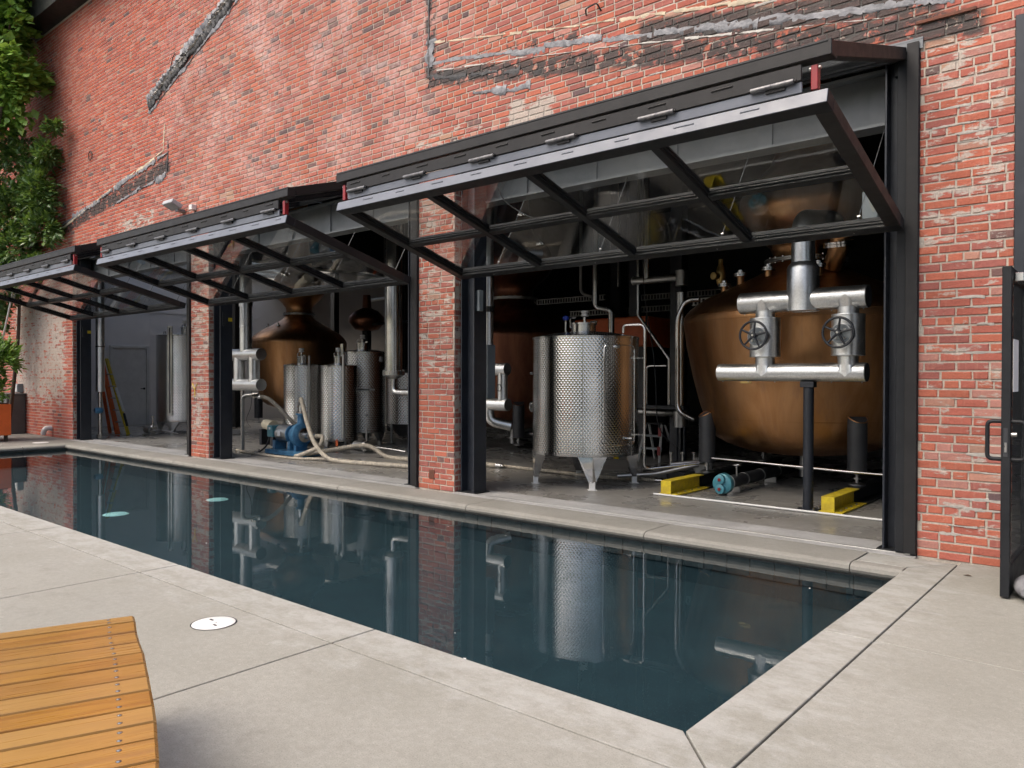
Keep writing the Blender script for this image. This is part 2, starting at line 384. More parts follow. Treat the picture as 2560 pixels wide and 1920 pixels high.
def brick_nodes(name, src):
    """src: 'attr' (joined bricks), 'object' (single bricks) or 'mortar'"""
    t = NT(name); P = t.pos(); sep = t.n('SeparateXYZ'); t.put(sep.inputs[0], P); X, Y, Z = sep.outputs
    def rect(x0, x1, z0, z1, sx=.4, sz=.3):
        a = t.math('MULTIPLY', t.rng(X, x0-sx, x0+sx), t.rng(X, x1-sx, x1+sx, 1., 0.))
        b = t.math('MULTIPLY', t.rng(Z, z0-sz, z0+sz), t.rng(Z, z1-sz, z1+sz, 1., 0.))
        return t.math('MULTIPLY', a, b)
    if src == 'attr': col = t.n('Attribute', attribute_name='brickcol').outputs['Color']
    elif src == 'object': col = t.n('ObjectInfo').outputs['Color']
    else: col = t.mix(t.rng(t.noise(P, 3, 5), .35, .65), (.54,.48,.40), (.44,.39,.33))
    f = t.noise(P, 70, 3, .7); ch = t.noise(P, 14, 4, .7)
    if src != 'mortar':
        st = t.noise(t.mapv(P, (30, 30, 2.2)), 1, 2)                      # kiln flash bands down the face
        col = t.mix(t.rng(st, .55, .75, 0., .38), col, (.52,.27,.19))
        col = t.mix(t.rng(f, .35, .7, .0, .35), col, t.mix(.45, col, (.05,.03,.03)))
        col = t.mix(t.rng(ch, .64, .76, 0., .5), col, (.45,.38,.32))
    else:
        col = t.mix(t.rng(f, .35, .7, .0, .4), col, (.2,.17,.14))
    # lime bloom over the middle of the upper wall
    bl = t.math('MULTIPLY', rect(-13.6, -6.5, 4.0, 7.4, 1.0, .8), t.rng(t.noise(P, .9, 4, .65), .44, .62))
    blf = t.rng(ch, .35, .65, .1, 1.)
    col = t.mix(t.math('MULTIPLY', t.math('MULTIPLY', bl, blf), .62), col, (.60,.44,.41))
    so_ = t.noise(P, .42, 5, .65); col = t.mix(t.rng(so_, .50, .70, 0., .38), col, t.mix(.6, col, (.10,.055,.05)))     # old soot and damp, in broad patches
    # smeared mortar
    s_ = rect(-21.5, -18.1, .6, 3.4, .5, .6); s_ = t.math('MULTIPLY', s_, .36)
    for (a, b, c, d, k) in ((-12.75, -11.9, .3, 3.6, .27), (-7.05, -6.2, 1.3, 3.6, .25), (-7.05, -6.2, 0, 1.3, .15), (-5.6, -4.9, 4.0, 4.42, .40), (-7.3, -6.1, 3.95, 4.4, .26), (-15.6, -14, 3.95, 4.5, .30),
                            (-1.45, -.8, .0, 2.2, .20), (-1.45, -.8, 2.2, 4.0, .25), (-24, 2, 3.9, 4.35, .18), (-11.5, -7.5, 4.6, 6.4, .10), (-9.9, -9.3, 3.9, 4.35, .24), (-3.3, -1.0, 4.0, 4.25, .2)):
        s_ = t.math('MAXIMUM', s_, t.math('MULTIPLY', rect(a, b, c, d, .12, .18), k))
    sn = t.noise(t.mapv(P, (2.2, 2.2, 6.5)), 1.7, 5, .7)
    sm = t.rng(t.math('ADD', sn, s_), .76, .83)
    col = t.mix(t.math('MULTIPLY', sm, .88), col, t.mix(t.rng(f, .3, .7), (.52,.47,.41), (.38,.34,.30)))
    peel = t.noise(P, 7, 5, .72)
    # old roof-line tar: a band following each sloping line, broken up by peeling
    def band(x0, x1, z0, slope, half, soft=.035, th=(.42, .5)):
        d = t.math('ABSOLUTE', t.math('SUBTRACT', Z, t.math('ADD', t.math('MULTIPLY', t.math('SUBTRACT', X, x0), slope), z0)))
        d = t.math('ADD', d, t.math('MULTIPLY', t.math('SUBTRACT', sn, .5), .22))
        m = t.rng(d, half-soft, half+soft, 1., 0.)
        m = t.math('MULTIPLY', m, t.math('MULTIPLY', t.rng(X, x0-.03, x0+.03), t.rng(X, x1-.05, x1+.05, 1., 0.)))
        return t.math('MULTIPLY', m, t.rng(peel, th[0], th[1]))
    tarm = band(-6.84, -1.0, 4.99, -.176, .10, th=(.40, .47))
    tarm = t.math('MAXIMUM', tarm, band(-5.6, -4.3, 5.03, -.176, .06, th=(.5, .55)))
    tarm = t.math('MAXIMUM', tarm, band(-3.9, -1.3, 4.69, -.176, .12, th=(.36, .43)))
    tarm = t.math('MAXIMUM', tarm, band(-18.4, -13.45, 4.56, .113, .13, th=(.38, .46)))
    tarm = t.math('MAXIMUM', tarm, band(-6.9, -6.72, 5.45, 0., .6, th=(.45, .52)))
    col = t.mix(t.math('MULTIPLY', tarm, .93), col, t.mix(t.rng(f, .3, .7), (.022,.022,.022), (.055,.053,.05)))
    ro = t.math('SUBTRACT', .88, t.math('MULTIPLY', tarm, .25))
    return t.done(t.bsdf(col, ro, 0, t.bump(t.noise(P, 30, 3, .7), .007, .9), spec=.3))
BRICKM = brick_nodes('brick_joined', 'attr'); BRICKO = brick_nodes('brick_single', 'object'); MORTAR = brick_nodes('wall_mortar', 'mortar')

# ------------------------------------------------------------------ ground, patio, pool
PX0, PX1, PY0, PY1, WZ = -16.7, -1.405, -3.8, -.55, -.099     # pool opening and water level
g = MB()
for a in ((-150, PX0-.2, -150, 150), (PX1+.2, 150, -150, 150), (PX0-.2, PX1+.2, -150, PY0-.2), (PX0-.2, PX1+.2, PY1+.2, 150)):
    g.add([(a[0], a[2], -.16), (a[1], a[2], -.16), (a[1], a[3], -.16), (a[0], a[3], -.16)], [(0, 1, 2, 3)])
tag(g.build('ground', BASE), None, kind='structure')

patio = thing('patio', None, None, kind='structure')
J = .0055                                                      # half width of the open joints
def slab(poly, mat=PATIO, parent=patio, name='slab', z0=-.15, z1=0.):
    """one poured slab: tooled (chamfered) top edge"""
    n = len(poly); c = Vector((sum(p[0] for p in poly)/n, sum(p[1] for p in poly)/n))
    def inset(d):
        out = []
        for i in range(n):
            a, b, e = Vector(poly[i-1]), Vector(poly[i]), Vector(poly[(i+1) % n])
            d0, d1 = (b-a).normalized(), (e-b).normalized(); n0, n1 = Vector((-d0.y, d0.x)), Vector((-d1.y, d1.x))
            k = (n0+n1); out.append(b+k*(d/max(.3, (1+n0.dot(n1)))))
        return out
    m = MB(); rings = [(J, z0), (J, z1-.003), (J+.003, z1)]; vs = []
    for d, z in rings: vs += [(p.x, p.y, z) for p in inset(d)]
    fs = [tuple(range(n-1, -1, -1)), tuple(range(2*n, 3*n))]
    for k in range(2): fs += [(k*n+i, k*n+(i+1) % n, (k+1)*n+(i+1) % n, (k+1)*n+i) for i in range(n)]
    return m.add(vs, fs).build(name, mat, parent)
def rect(x0, x1, y0, y1): return [(x0, y0), (x1, y0), (x1, y1), (x0, y1)]
XB, YB = -1.14, -4.09
xs = [-27.34, -25.15, -22.96, -20.77, -18.58, -16.39, -14.2, -12.01, -9.82, -7.63, -5.44, -3.25, XB, 1.05, 3.24, 5.43]
ys = [-17.24, -14.89, -12.64, -10.49, -8.29, -6.19, YB]
for i in range(len(xs)-1):
    for j in range(len(ys)-1): slab(rect(xs[i], xs[i+1], ys[j], ys[j+1]))
for i in range(12, 15):
    for a, b in ((YB, -2.235), (-2.235, .003)): slab(rect(xs[i], xs[i+1], a, b))
for i in range(0, 5): slab(rect(xs[i], min(xs[i+1], -17.1), YB, -2.1), FARPAVE); slab(rect(xs[i], min(xs[i+1], -17.1), -2.1, -.004), FARPAVE)
# band of paving round the pool (near and right), mitred at the corner
cop = thing('pool_coping', None, None, kind='structure')
ce = [-17.1, -14.2, -12.01, -9.82, -7.63, -5.44, -3.25]
for a, b in zip(ce, ce[1:]): slab(rect(a, b, YB, PY0), PATIO, cop, 'coping_slab')
slab([(-3.25, YB), (XB, YB), (PX1, PY0), (-3.25, PY0)], PATIO, cop, 'coping_slab')
slab([(XB, YB), (XB, -2.235), (PX1, -2.235), (PX1, PY0)], PATIO, cop, 'coping_slab')
slab([(XB, -2.235), (XB, -.075), (PX1, -.42), (PX1, -2.235)], PATIO, cop, 'coping_slab')
slab([(XB, -.075), (PX1-.35, -.075), (PX1-.35, -.42), (PX1, -.42)], PATIO, cop, 'coping_slab')
# far and left side: bullnosed coping blocks
prof = [(PY1+.02, -.085), (PY1, -.065), (PY1-.008, -.045), (PY1, -.02), (PY1+.025, -.004), (PY1+.05, 0), (-.078, 0), (-.078, -.15), (PY1+.06, -.15), (PY1+.05, -.09)]
bx = [-16.7, -15.37, -14.0, -12.25, -10.0, -7.9, -5.68, -3.5, PX1-.355]
for a, b in zip(bx, bx[1:]):
    MB().extrude(prof, 'x', a+.004, b-.004).build('coping_block', COPING, cop)
    pass
MB().extrude([(p[0], p[1]) if p[0] < -.3 else (-.43, p[1]) for p in prof], 'x', PX1-.351, PX1-.002).build('coping_block', COPING, cop)
for a, b in ((-3.8, -2.5), (-2.5, -1.3), (-1.3, -.079)):
    pl = [(-x+PX0+PY1, z) for x, z in prof]                    # same bullnose turned to face +x
    q = [(PX0-.02, -.085), (PX0, -.065), (PX0+.008, -.045), (PX0, -.02), (PX0-.025, -.004), (PX0-.05, 0), (-17.098, 0), (-17.098, -.15), (PX0-.06, -.15), (PX0-.05, -.09)]
    MB().extrude(q, 'y', a+.004, min(b, -.079)-.004).build('coping_block', COPING, cop)
pool = thing('pool_basin', None, None, kind='structure')
m = MB(); x0, x1, y0, y1, zb = PX0-.045, PX1+.06, PY0-.06, PY1+.045, -.38
m.add([(x0,y0,zb),(x1,y0,zb),(x1,y1,zb),(x0,y1,zb),(x0,y0,-.151),(x1,y0,-.151),(x1,y1,-.151),(x0,y1,-.151)],
      [(0,1,2,3),(0,4,5,1),(1,5,6,2),(2,6,7,3),(3,7,4,0)])
m.build('basin_shell', POOL, pool)
tm = [MB().bev(0, .192+d, 0, .012, -.24, -.092, .003) for d in (0, .004)]
tmesh = [q.build('tile', TILE, pool) for q in tm]
for q in tmesh: q.location = (x0+.01, y1-.014, 0)
tmesh[1].location.x += .2
k = 2
while x0+.01+k*.2 < x1-.2:
    o = tmesh[k % 2].copy(); COL.objects.link(o); o.location = (x0+.01+k*.2, y1-.014+random.uniform(-.003, .003), random.uniform(-.004, .0)); k += 1
o = MB().add([(x0+.002,y0+.002,WZ),(x1-.002,y0+.002,WZ),(x1-.002,y1-.002,WZ),(x0+.002,y1-.002,WZ)], [(0,1,2,3)]).build('pool_water', WATER)
tag(o, None, kind='structure')
for (x, y, lb) in ((-10.08, -2.33, 'pale turquoise round drain cover on pool floor nearer the patio'), (-10.2, -.90, 'pale turquoise round drain cover on pool floor nearer the brick wall')):
    d = thing('pool_drain_cover', lb, 'drain cover', (x, y, zb), 'drain covers in the pool')
    cm = simple('turquoise_cover', (.52,.72,.69), (.44,.63,.60), 9, .5)
    MB().lathe([(.0, .012), (.13, .012), (.15, .004), (.15, 0)][::-1], (x, y, zb+.001), 40, cap=False).build('lid', cm, d, 40)
    MB().lathe([(.10, .013), (.105, .017), (.11, .013)], (x, y, zb+.001), 40, cap=False).build('ring', cm, d, 40)

# ------------------------------------------------------------------ brick wall
wall = thing('brick_wall', 'old red brick facade with three wide openings above the pool', 'brick wall', (-10, 0, 0))
OPEN = [(-17.85, -12.70), (-12.11, -7.01), (-6.40, -1.43)]
TOPZ, STOPX = 3.95, -.82
core = MB(); D0, D1 = .0048, .36
core.box(-28, 5, D0, D1, TOPZ, 9.12)
for a, b in ((-28, -17.85), (-12.70, -12.11), (-7.01, -6.40), (-1.43, STOPX), (1.4, 5)):
    core.box(a, b, D0, D1 if b < -13 or a > 0 else .14 if a < -2 else .3, -.14, TOPZ)
core.build('mortar_core', MORTAR, wall)
CH, BH, JT = .0677, .0548, .0132
def palette(x, z):
    r = random.random()
    up = z > 4
    dk = .02 + (.045 if (up and -11 < x < -6) else 0)
    if r < dk: c = random.choice([(.16,.12,.115), (.20,.13,.12), (.14,.105,.11)])
    elif r < dk+.025: c = random.choice([(.46,.31,.22), (.43,.29,.22), (.48,.28,.21)])
    elif r < .35: c = (.47,.165,.105)
    elif r < .72: c = (.43,.150,.110)
    elif r < .88: c = (.37,.145,.12)
    else: c = (.48,.26,.215)
    if x < -13.5 and up and r > .15: c = (c[0]*1.0, c[1]*.90, c[2]*.82)      # the orange end of the wall
    k = random.uniform(.9, 1.1)
    sat = .70 if x < -13 else .80
    return (min(.8, c[0]*k*.92), min(.8, c[1]*k*sat), min(.8, c[2]*k*sat*.98))
bricks = []       # (plane, a0, a1, z0, z1, colour); plane 'f' = the front, else (x) of a reveal facing +x
ncourse = int(9.1/CH)
for ci in range(ncourse):
    z = .006+ci*CH; header = (ci % 7 == 5)
    if z+BH > 9.1: break
    if z < TOPZ-.02: spans = [(-27.9, -17.85, 0, 1), (-12.70, -12.11, 1, 1), (-7.01, -6.40, 1, 1), (-1.43, STOPX, 1, 0), (1.4, 4.9, 0, 0)]
    else: spans = [(-27.9, 4.9, 0, 0)]
    if TOPZ-.03 < z+BH and z < TOPZ-.02: z = z
    for (a, b, _, q) in spans:
        L = .1084 if header else .2137
        x = a + ((-random.uniform(.2, .9)*L) if True else 0)
        ph = (ci % 2)*L/2
        x = a - ((a*1000 % (L*1000))/1000) - L + ph + random.uniform(-.012, .012)
        while x < b:
            l = L*random.choice([1, 1, 1, 1, 1, 1, 1, .5 if not header else 1, 1.0]); l *= random.uniform(.985, 1.015)
            s, e = max(x, a), min(x+l-JT, b)
            if e-s > .02: bricks.append(('f', s, e, z, min(z+BH, TOPZ-.004) if z < TOPZ-.02 else z+BH, palette(.5*(s+e), z)))
            x += l
    if z < TOPZ-.02:
        for xr in (-17.85, -12.11, -6.40):
            sp = [(.016, .138)] if ci % 2 else [(.016, .075), (.085, .138)]
            for (s, e) in sp: bricks.append((xr, s, e, z, z+BH, palette(xr, z)))
camp = Vector((0, -6.5, 1.367)); yw = R(40.25)
fv, rv = Vector((-math.sin(yw), math.cos(yw), 0)), Vector((math.cos(yw), math.sin(yw), 0))
def shown(b):
    p = Vector((.5*(b[1]+b[2]), 0, .5*(b[3]+b[4]))) if b[0] == 'f' else Vector((b[0], .07, .5*(b[3]+b[4])))
    d = p-camp; f = d.dot(fv); u, v = d.dot(rv)/f, d.z/f
    if f < .5 or abs(u) > .67 or v > .5: return 0
    if b[0] == 'f' and p.z > 3.9 and p.z < 4.02: return 0
    n = abs(d.y) if b[0] == 'f' else d.x*-1
    return (b[2]-b[1])*(b[4]-b[3])*abs(n)/d.length**3
order = sorted(range(len(bricks)), key=lambda i: -shown(bricks[i])); single = set(order[:300])
def brick_shape(l, h, jit):
    """brick with worn, slightly chamfered front arris; x along the wall, front towards -y"""
    J_ = lambda k: random.uniform(-k, k)
    pts = [(-l/2, -h/2), (l/2, -h/2), (l/2, h/2), (-l/2, h/2)]
    back = [(x, .016, z) for x, z in pts]
    mid = [(x+J_(jit), .003+J_(.0008), z+J_(jit)) for x, z in pts]
    pr = J_(.0025)
    fr = [(x-math.copysign(.0035+abs(J_(jit)), x), -.0015+pr+J_(.0012), z-math.copysign(.003+abs(J_(jit)), z)) for x, z in pts]
    f = [(8, 9, 10, 11)]
    for k in (0, 4): f += [(k+i, k+(i+1) % 4, k+4+(i+1) % 4, k+4+i) for i in range(4)]
    return back+mid+fr, f
stuff, cols = MB(), []
for i, b in enumerate(bricks):
    if i in single: continue
    v, f = brick_shape(b[2]-b[1], b[4]-b[3], .0018)
    c, zc = .5*(b[1]+b[2]), .5*(b[3]+b[4])
    if b[0] == 'f': v = [(x+c, y, z+zc) for x, y, z in v]
    else: v = [(b[0]-y+.0, x+c, z+zc) for x, y, z in v]
    stuff.add(v, f); cols += [b[5]]*len(f)
so = stuff.build('brickwork', BRICKM, wall); so['kind'] = 'stuff'
at = so.data.attributes.new('brickcol', 'FLOAT_COLOR', 'FACE')
for i, c in enumerate(cols): at.data[i].color = (*c, 1)
protos = []
for k in range(6):
    l = .2025 if k < 4 else .0972
    v, f = brick_shape(l, BH, .0026); me = bpy.data.meshes.new('brick'); me.from_pydata(v, [], f); me.materials.append(BRICKO); protos.append((l, me))
for i in sorted(single):
    b = bricks[i]; L = b[2]-b[1]; l, me = random.choice(protos[:4] if L > .13 else protos[4:])
    o = bpy.data.objects.new('brick', me); COL.objects.link(o); o.parent = wall; o.color = (*b[5], 1)
    c, zc = .5*(b[1]+b[2]), .5*(b[3]+b[4]); o.scale = (L/l, 1, (b[4]-b[3])/BH)
    if b[0] == 'f': o.location = (c+10, random.uniform(-.002, .002), zc); o.rotation_euler = (random.uniform(-.02, .02), random.uniform(-.006, .006), random.uniform(-.008, .008))
    else: o.location = (b[0]+10, c, zc); o.rotation_euler = (0, 0, R(90))
# header trim, old roof lines, plaster patches, fixings
MB().box(-28, 5, -.42, .4, 9.125, 9.55).box(-28, 5, -.5, .45, 9.55, 9.62).build('roof_fascia', FASCIA, wall)
def bead(pts, wd, th, name, mat, seed, y=0., ragged=.35):
    """smeared strip of mastic or mortar laid along a line on the wall: pts are (x, z); wandering ragged edges"""
    rnd = random.Random(seed); L = sum(math.dist(pts[i], pts[i+1]) for i in range(len(pts)-1))
    P = smoothpath([(x, 0, z) for x, z in pts], max(4, int(L/(len(pts)-1)/.022))); m = MB()
    dirs = [(P[min(i+1, len(P)-1)]-P[max(i-1, 0)]).normalized() for i in range(len(P))]
    rows = []; a = b = c = 0.
    for p, d in zip(P, dirs):
        a = a*.86+rnd.gauss(0, .5)*ragged; b = b*.86+rnd.gauss(0, .5)*ragged; c = c*.9+rnd.gauss(0, .12)
        nn = Vector((-d.z, 0, d.x)); w0, w1 = wd*max(.12, .5+a*.6), wd*max(.12, .5+b*.6)
        t_ = th*rnd.uniform(.5, 1.2)
        rows.append([p+nn*w0+Vector((0, y+.008, 0)), p+nn*w0*.82+Vector((0, y-t_*.75, 0)), p+nn*max(-.3, min(.3, c))*wd+Vector((0, y-t_, 0)), p-nn*w1*.82+Vector((0, y-t_*.6, 0)), p-nn*w1+Vector((0, y+.008, 0))])
    vs = [q for r in rows for q in r]; fs = [(i*5+k, (i+1)*5+k, (i+1)*5+k+1, i*5+k+1) for i in range(len(rows)-1) for k in range(4)]
    fs += [(0, 1, 2, 3, 4), tuple((len(rows)-1)*5+k for k in (4, 3, 2, 1, 0))]
    return m.add(vs, fs).build(name, mat, wall, 50)
def scar(pts, wd, th, name, mat, seed, ragged=.4, gap=.25):
    """a strip broken into torn lengths"""
    rnd = random.Random(seed); P = [Vector((x, z)) for x, z in pts]; cum = [0]
    for a, b in zip(P, P[1:]): cum.append(cum[-1]+(b-a).length)
    def at(d):
        for i in range(len(P)-1):
            if d <= cum[i+1] or i == len(P)-2: t = (d-cum[i])/(cum[i+1]-cum[i]); return P[i].lerp(P[i+1], t)
    d = 0; k = 0
    while d < cum[-1]-.05:
        l = rnd.uniform(.12, .75); e = min(cum[-1], d+l); off = rnd.uniform(-.25, .25)*wd; n_ = max(2, int((e-d)/.2)+1)
        q = [at(d+(e-d)*i/(n_-1)) for i in range(n_)]; bead([(p.x, p.y+off) for p in q], wd*rnd.uniform(.45, 1.25), th*rnd.uniform(.6, 1.2), name, mat, seed*100+k, ragged=ragged); k += 1
        d = e+(rnd.uniform(.01, .12) if rnd.random() < gap*2 else -.02)
scar([(-6.76, 5.4), (-6.0, 5.25), (-4.68, 5.0), (-3.67, 4.82), (-2.69, 4.64), (-2.2, 4.55)], .032, .009, 'mortar_bead', CAULK, 1, ragged=.5)
scar([(-6.78, 5.14), (-6.0, 5.03), (-4.68, 4.82), (-2.69, 4.45), (-1.9, 4.31), (-1.2, 4.18)], .075, .007, 'mastic_strip', MASTIC, 2, ragged=.38)
scar([(-6.7, 5.05), (-5.4, 4.86), (-4.0, 4.62), (-2.6, 4.36), (-1.6, 4.17)], .014, .006, 'mortar_bead', PLASTER, 12, ragged=.7)
bead([(-6.79, 5.45), (-6.79, 5.3), (-6.79, 5.12)], .15, .010, 'mastic_strip', MASTIC, 3, ragged=.6)
bead([(-6.85, 6.9), (-6.84, 5.9), (-6.84, 5.0)], .03, .014, 'tar_joint', TAR, 4)
scar([(-6.1, 4.63), (-5.6, 4.55), (-5.25, 4.53)], .05, .010, 'mastic_strip', MASTIC, 5, ragged=.8)
scar([(-6.82, 4.98), (-6.3, 4.89), (-5.4, 4.72)], .07, .008, 'tar_strip', TAR, 6, ragged=.8)
scar([(-13.63, 5.87), (-13.68, 5.6), (-13.70, 5.4)], .035, .02, 'mortar_bead', CAULK, 7)
scar([(-13.72, 5.38), (-15.9, 5.05), (-18.6, 4.54)], .05, .02, 'mortar_bead', CAULK, 8)
scar([(-13.5, 5.34), (-14.7, 5.19), (-16.6, 4.93), (-18.4, 4.68)], .09, .025, 'mastic_strip', MASTIC, 9, ragged=.6)
scar([(-13.52, 5.55), (-13.52, 5.3), (-13.55, 4.98)], .05, .02, 'tar_joint', TAR, 10)
scar([(-13.6, 4.97), (-14.7, 4.86), (-15.8, 4.72)], .05, .02, 'mastic_strip', MASTIC, 11, ragged=.7)
# the thick diagonal remnant of a torn-off roof edge, upper left
P0, P1 = Vector((-14.25, 0, 6.34)), Vector((-10.6, 0, 7.66)); dd = (P1-P0)
bead([(P0.x+dd.x*k/6, P0.z+dd.z*k/6+.10) for k in range(7)], .13, .07, 'mastic_strip', MASTIC, 21, ragged=.35)
bead([(P0.x+dd.x*k/6, P0.z+dd.z*k/6-.03) for k in range(7)], .17, .045, 'tar_strip', TAR, 22, ragged=.25)
bead([(P0.x+dd.x*k/6, P0.z+dd.z*k/6+.02) for k in range(7)], .03, .062, 'mortar_bead', PLASTER, 23, ragged=.6)
bead([(P0.x+dd.x*k/6, P0.z+dd.z*k/6-.15) for k in range(7)], .05, .02, 'mastic_strip', MASTIC, 24, ragged=.9)
def patch(x, z, r, seed, mat=PLASTER):
    rnd = random.Random(seed); n = 26; vs = [(x, -.009, z)]; rr = [rnd.uniform(.25, 1.3) for _ in range(n)]
    for sc, y in ((.6, -.006), (1, .006)):
        for i in range(n):
            a = 2*math.pi*i/n; k = r*sc*(rr[i]*.8+rr[i-1]*.2); vs.append((x+math.cos(a)*k, y+rnd.uniform(-.005, .002), z+math.sin(a)*k*.9))
    fs = [(0, 1+(i+1) % n, 1+i) for i in range(n)]+[(1+i, 1+(i+1) % n, 1+n+(i+1) % n, 1+n+i) for i in range(n)]
    MB().add(vs, fs).build('plaster_patch', mat, wall, 50)
rs = random.Random(31)
for k in range(46):
    pier = rs.choice([(-1.41, -.84, 60)]*3+[(-6.99, -6.42, 60)]*2+[(-5.9, -1.5, 0)]); ci = rs.randrange(2, 57) if pier[2] else rs.randrange(60, 68)
    zz = .006+ci*CH+BH+(CH-BH)/2; l = rs.uniform(.08, .3); xx = rs.uniform(pier[0]+.02, max(pier[0]+.03, pier[1]-l))
    bead([(xx, zz), (xx+l*.5, zz+rs.uniform(-.006, .006)), (xx+l, zz)], rs.uniform(.010, .022), rs.uniform(.003, .007), 'mortar_squeeze', CAULKG, 200+k, ragged=.6)
MB().tube([(-12.65, -.004, 1.25), (-12.56, -.005, 1.14), (-12.48, -.004, 1.25)], .008, 6).build('yellow_mark', YELLOW, wall, 60); MB().tube([(-12.56, -.005, 1.14), (-12.56, -.004, 1.02)], .009, 6).build('yellow_mark', YELLOW, wall, 60)
RUST = simple('rusted_steel', (.16,.055,.03), (.09,.035,.022), 18, .8, 0, .003, 50)
MB().bev(-6.82, -6.73, -.009, .004, .13, .24, .002).build('rusty_plate', RUST, wall); MB().bev(-1.46, -1.06, -.022, .0, 4.06, 4.085, .003).build('rusty_bracket', RUST, wall)
MB().tube([(-16.85+.09*math.cos(a*.35), -.02, 5.89+.09*math.sin(a*.35)) for a in range(18)], .008, 6, closed=True).build('iron_ring', BRONZE, wall, 40)
MB().tube(bend([(-4.52, -.0, 5.06), (-4.5, -.05, 5.1), (-4.36, -.05, 5.12), (-4.34, 0, 5.05)], .03), .008, 6).build('iron_hook', BRONZE, wall, 40)
MB().tube(bend([(-13.25, 0, 7.02), (-13.2, -.06, 6.95), (-13.35, -.05, 6.72), (-13.55, 0, 6.72)], .08), .008, 6).build('iron_hook', BRONZE, wall, 40)

# interior shell
inn = thing('interior_shell', None, None, kind='structure')
MB().box(-22.3, 5, .405, 14, -.15, 0).build('floor', FLOOR, inn)
MB().box(-22.3, -22, .36, 9, .0, 4.6).build('white_partition', WALLWHITE, inn)
MB().box(-22.3, -13.2, 9.0, 9.15, 0, 6.3).build('pale_back_wall', BACKWALL, inn)
MB().box(-22.3, 5, 14, 14.2, 0, 6.3).box(-13.2, -13.05, 9.0, 14, 0, 6.3).box(4.8, 5, .36, 14, 0, 6.3).box(-22.3, -22, 9.15, 14, 0, 6.3).build('dark_walls', BASEPLASTER, inn)
MB().box(-18.299, 5, .36, 14.2, 6.3, 6.5).box(-28, -18.3, 9.0, 14.2, 6.3, 6.5).box(-18.36, -18.3, .36, 9.0, 4.45, 6.299).build('ceiling', CEIL, inn)  # last box: unseen drop wall added to keep roof light off the middle bay
SK = (-21.9, -18.5, .8, 7.2)          # unseen roof light in a low ceiling, both added to brighten the white-walled bay
for q in ((-22, SK[0], .36, 9), (SK[1], -18.361, .36, 9), (SK[0], SK[1], .36, SK[2]), (SK[0], SK[1], SK[3], 9)): MB().box(q[0], q[1], q[2], q[3], 4.4, 4.5).build('added_white_ceiling', WALLWHITE, inn)
for k in range(1, 4): x = SK[0]+(SK[1]-SK[0])*k/4; MB().bev(x-.03, x+.03, SK[2], SK[3], 4.41, 4.49, .004).build('added_roof_light_bar', WHITE, inn)
for k in range(4): MB().box(SK[0]+(SK[1]-SK[0])*k/4+.032, SK[0]+(SK[1]-SK[0])*(k+1)/4-.032, SK[2]+.002, SK[3]-.002, 4.445, 4.455).build('added_roof_light_pane', GLASS, inn)
th = thing('threshold', None, None, kind='structure')
for a, b in ((-17.85, -12.70), (-12.11, -7.01), (-6.40, -1.43)):
    MB().box(a, b, -.074, .402, -.12, .002).build('threshold_strip', THRESH, th)
    MB().bev(a, b, .02, .05, -.02, .008, .003).build('steel_track', STEELDULL, th)
# partition panels' seams and trim on the white wall of the first bay
for y in (1.9, 3.55, 5.2): MB().box(-22, -21.994, y, y+.018, .1, 4.2).build('wall_batten', WALLWHITE, inn)
MB().box(-22, -21.985, .4, 7, 3.18, 3.24).build('wall_rail', WALLWHITE, inn)

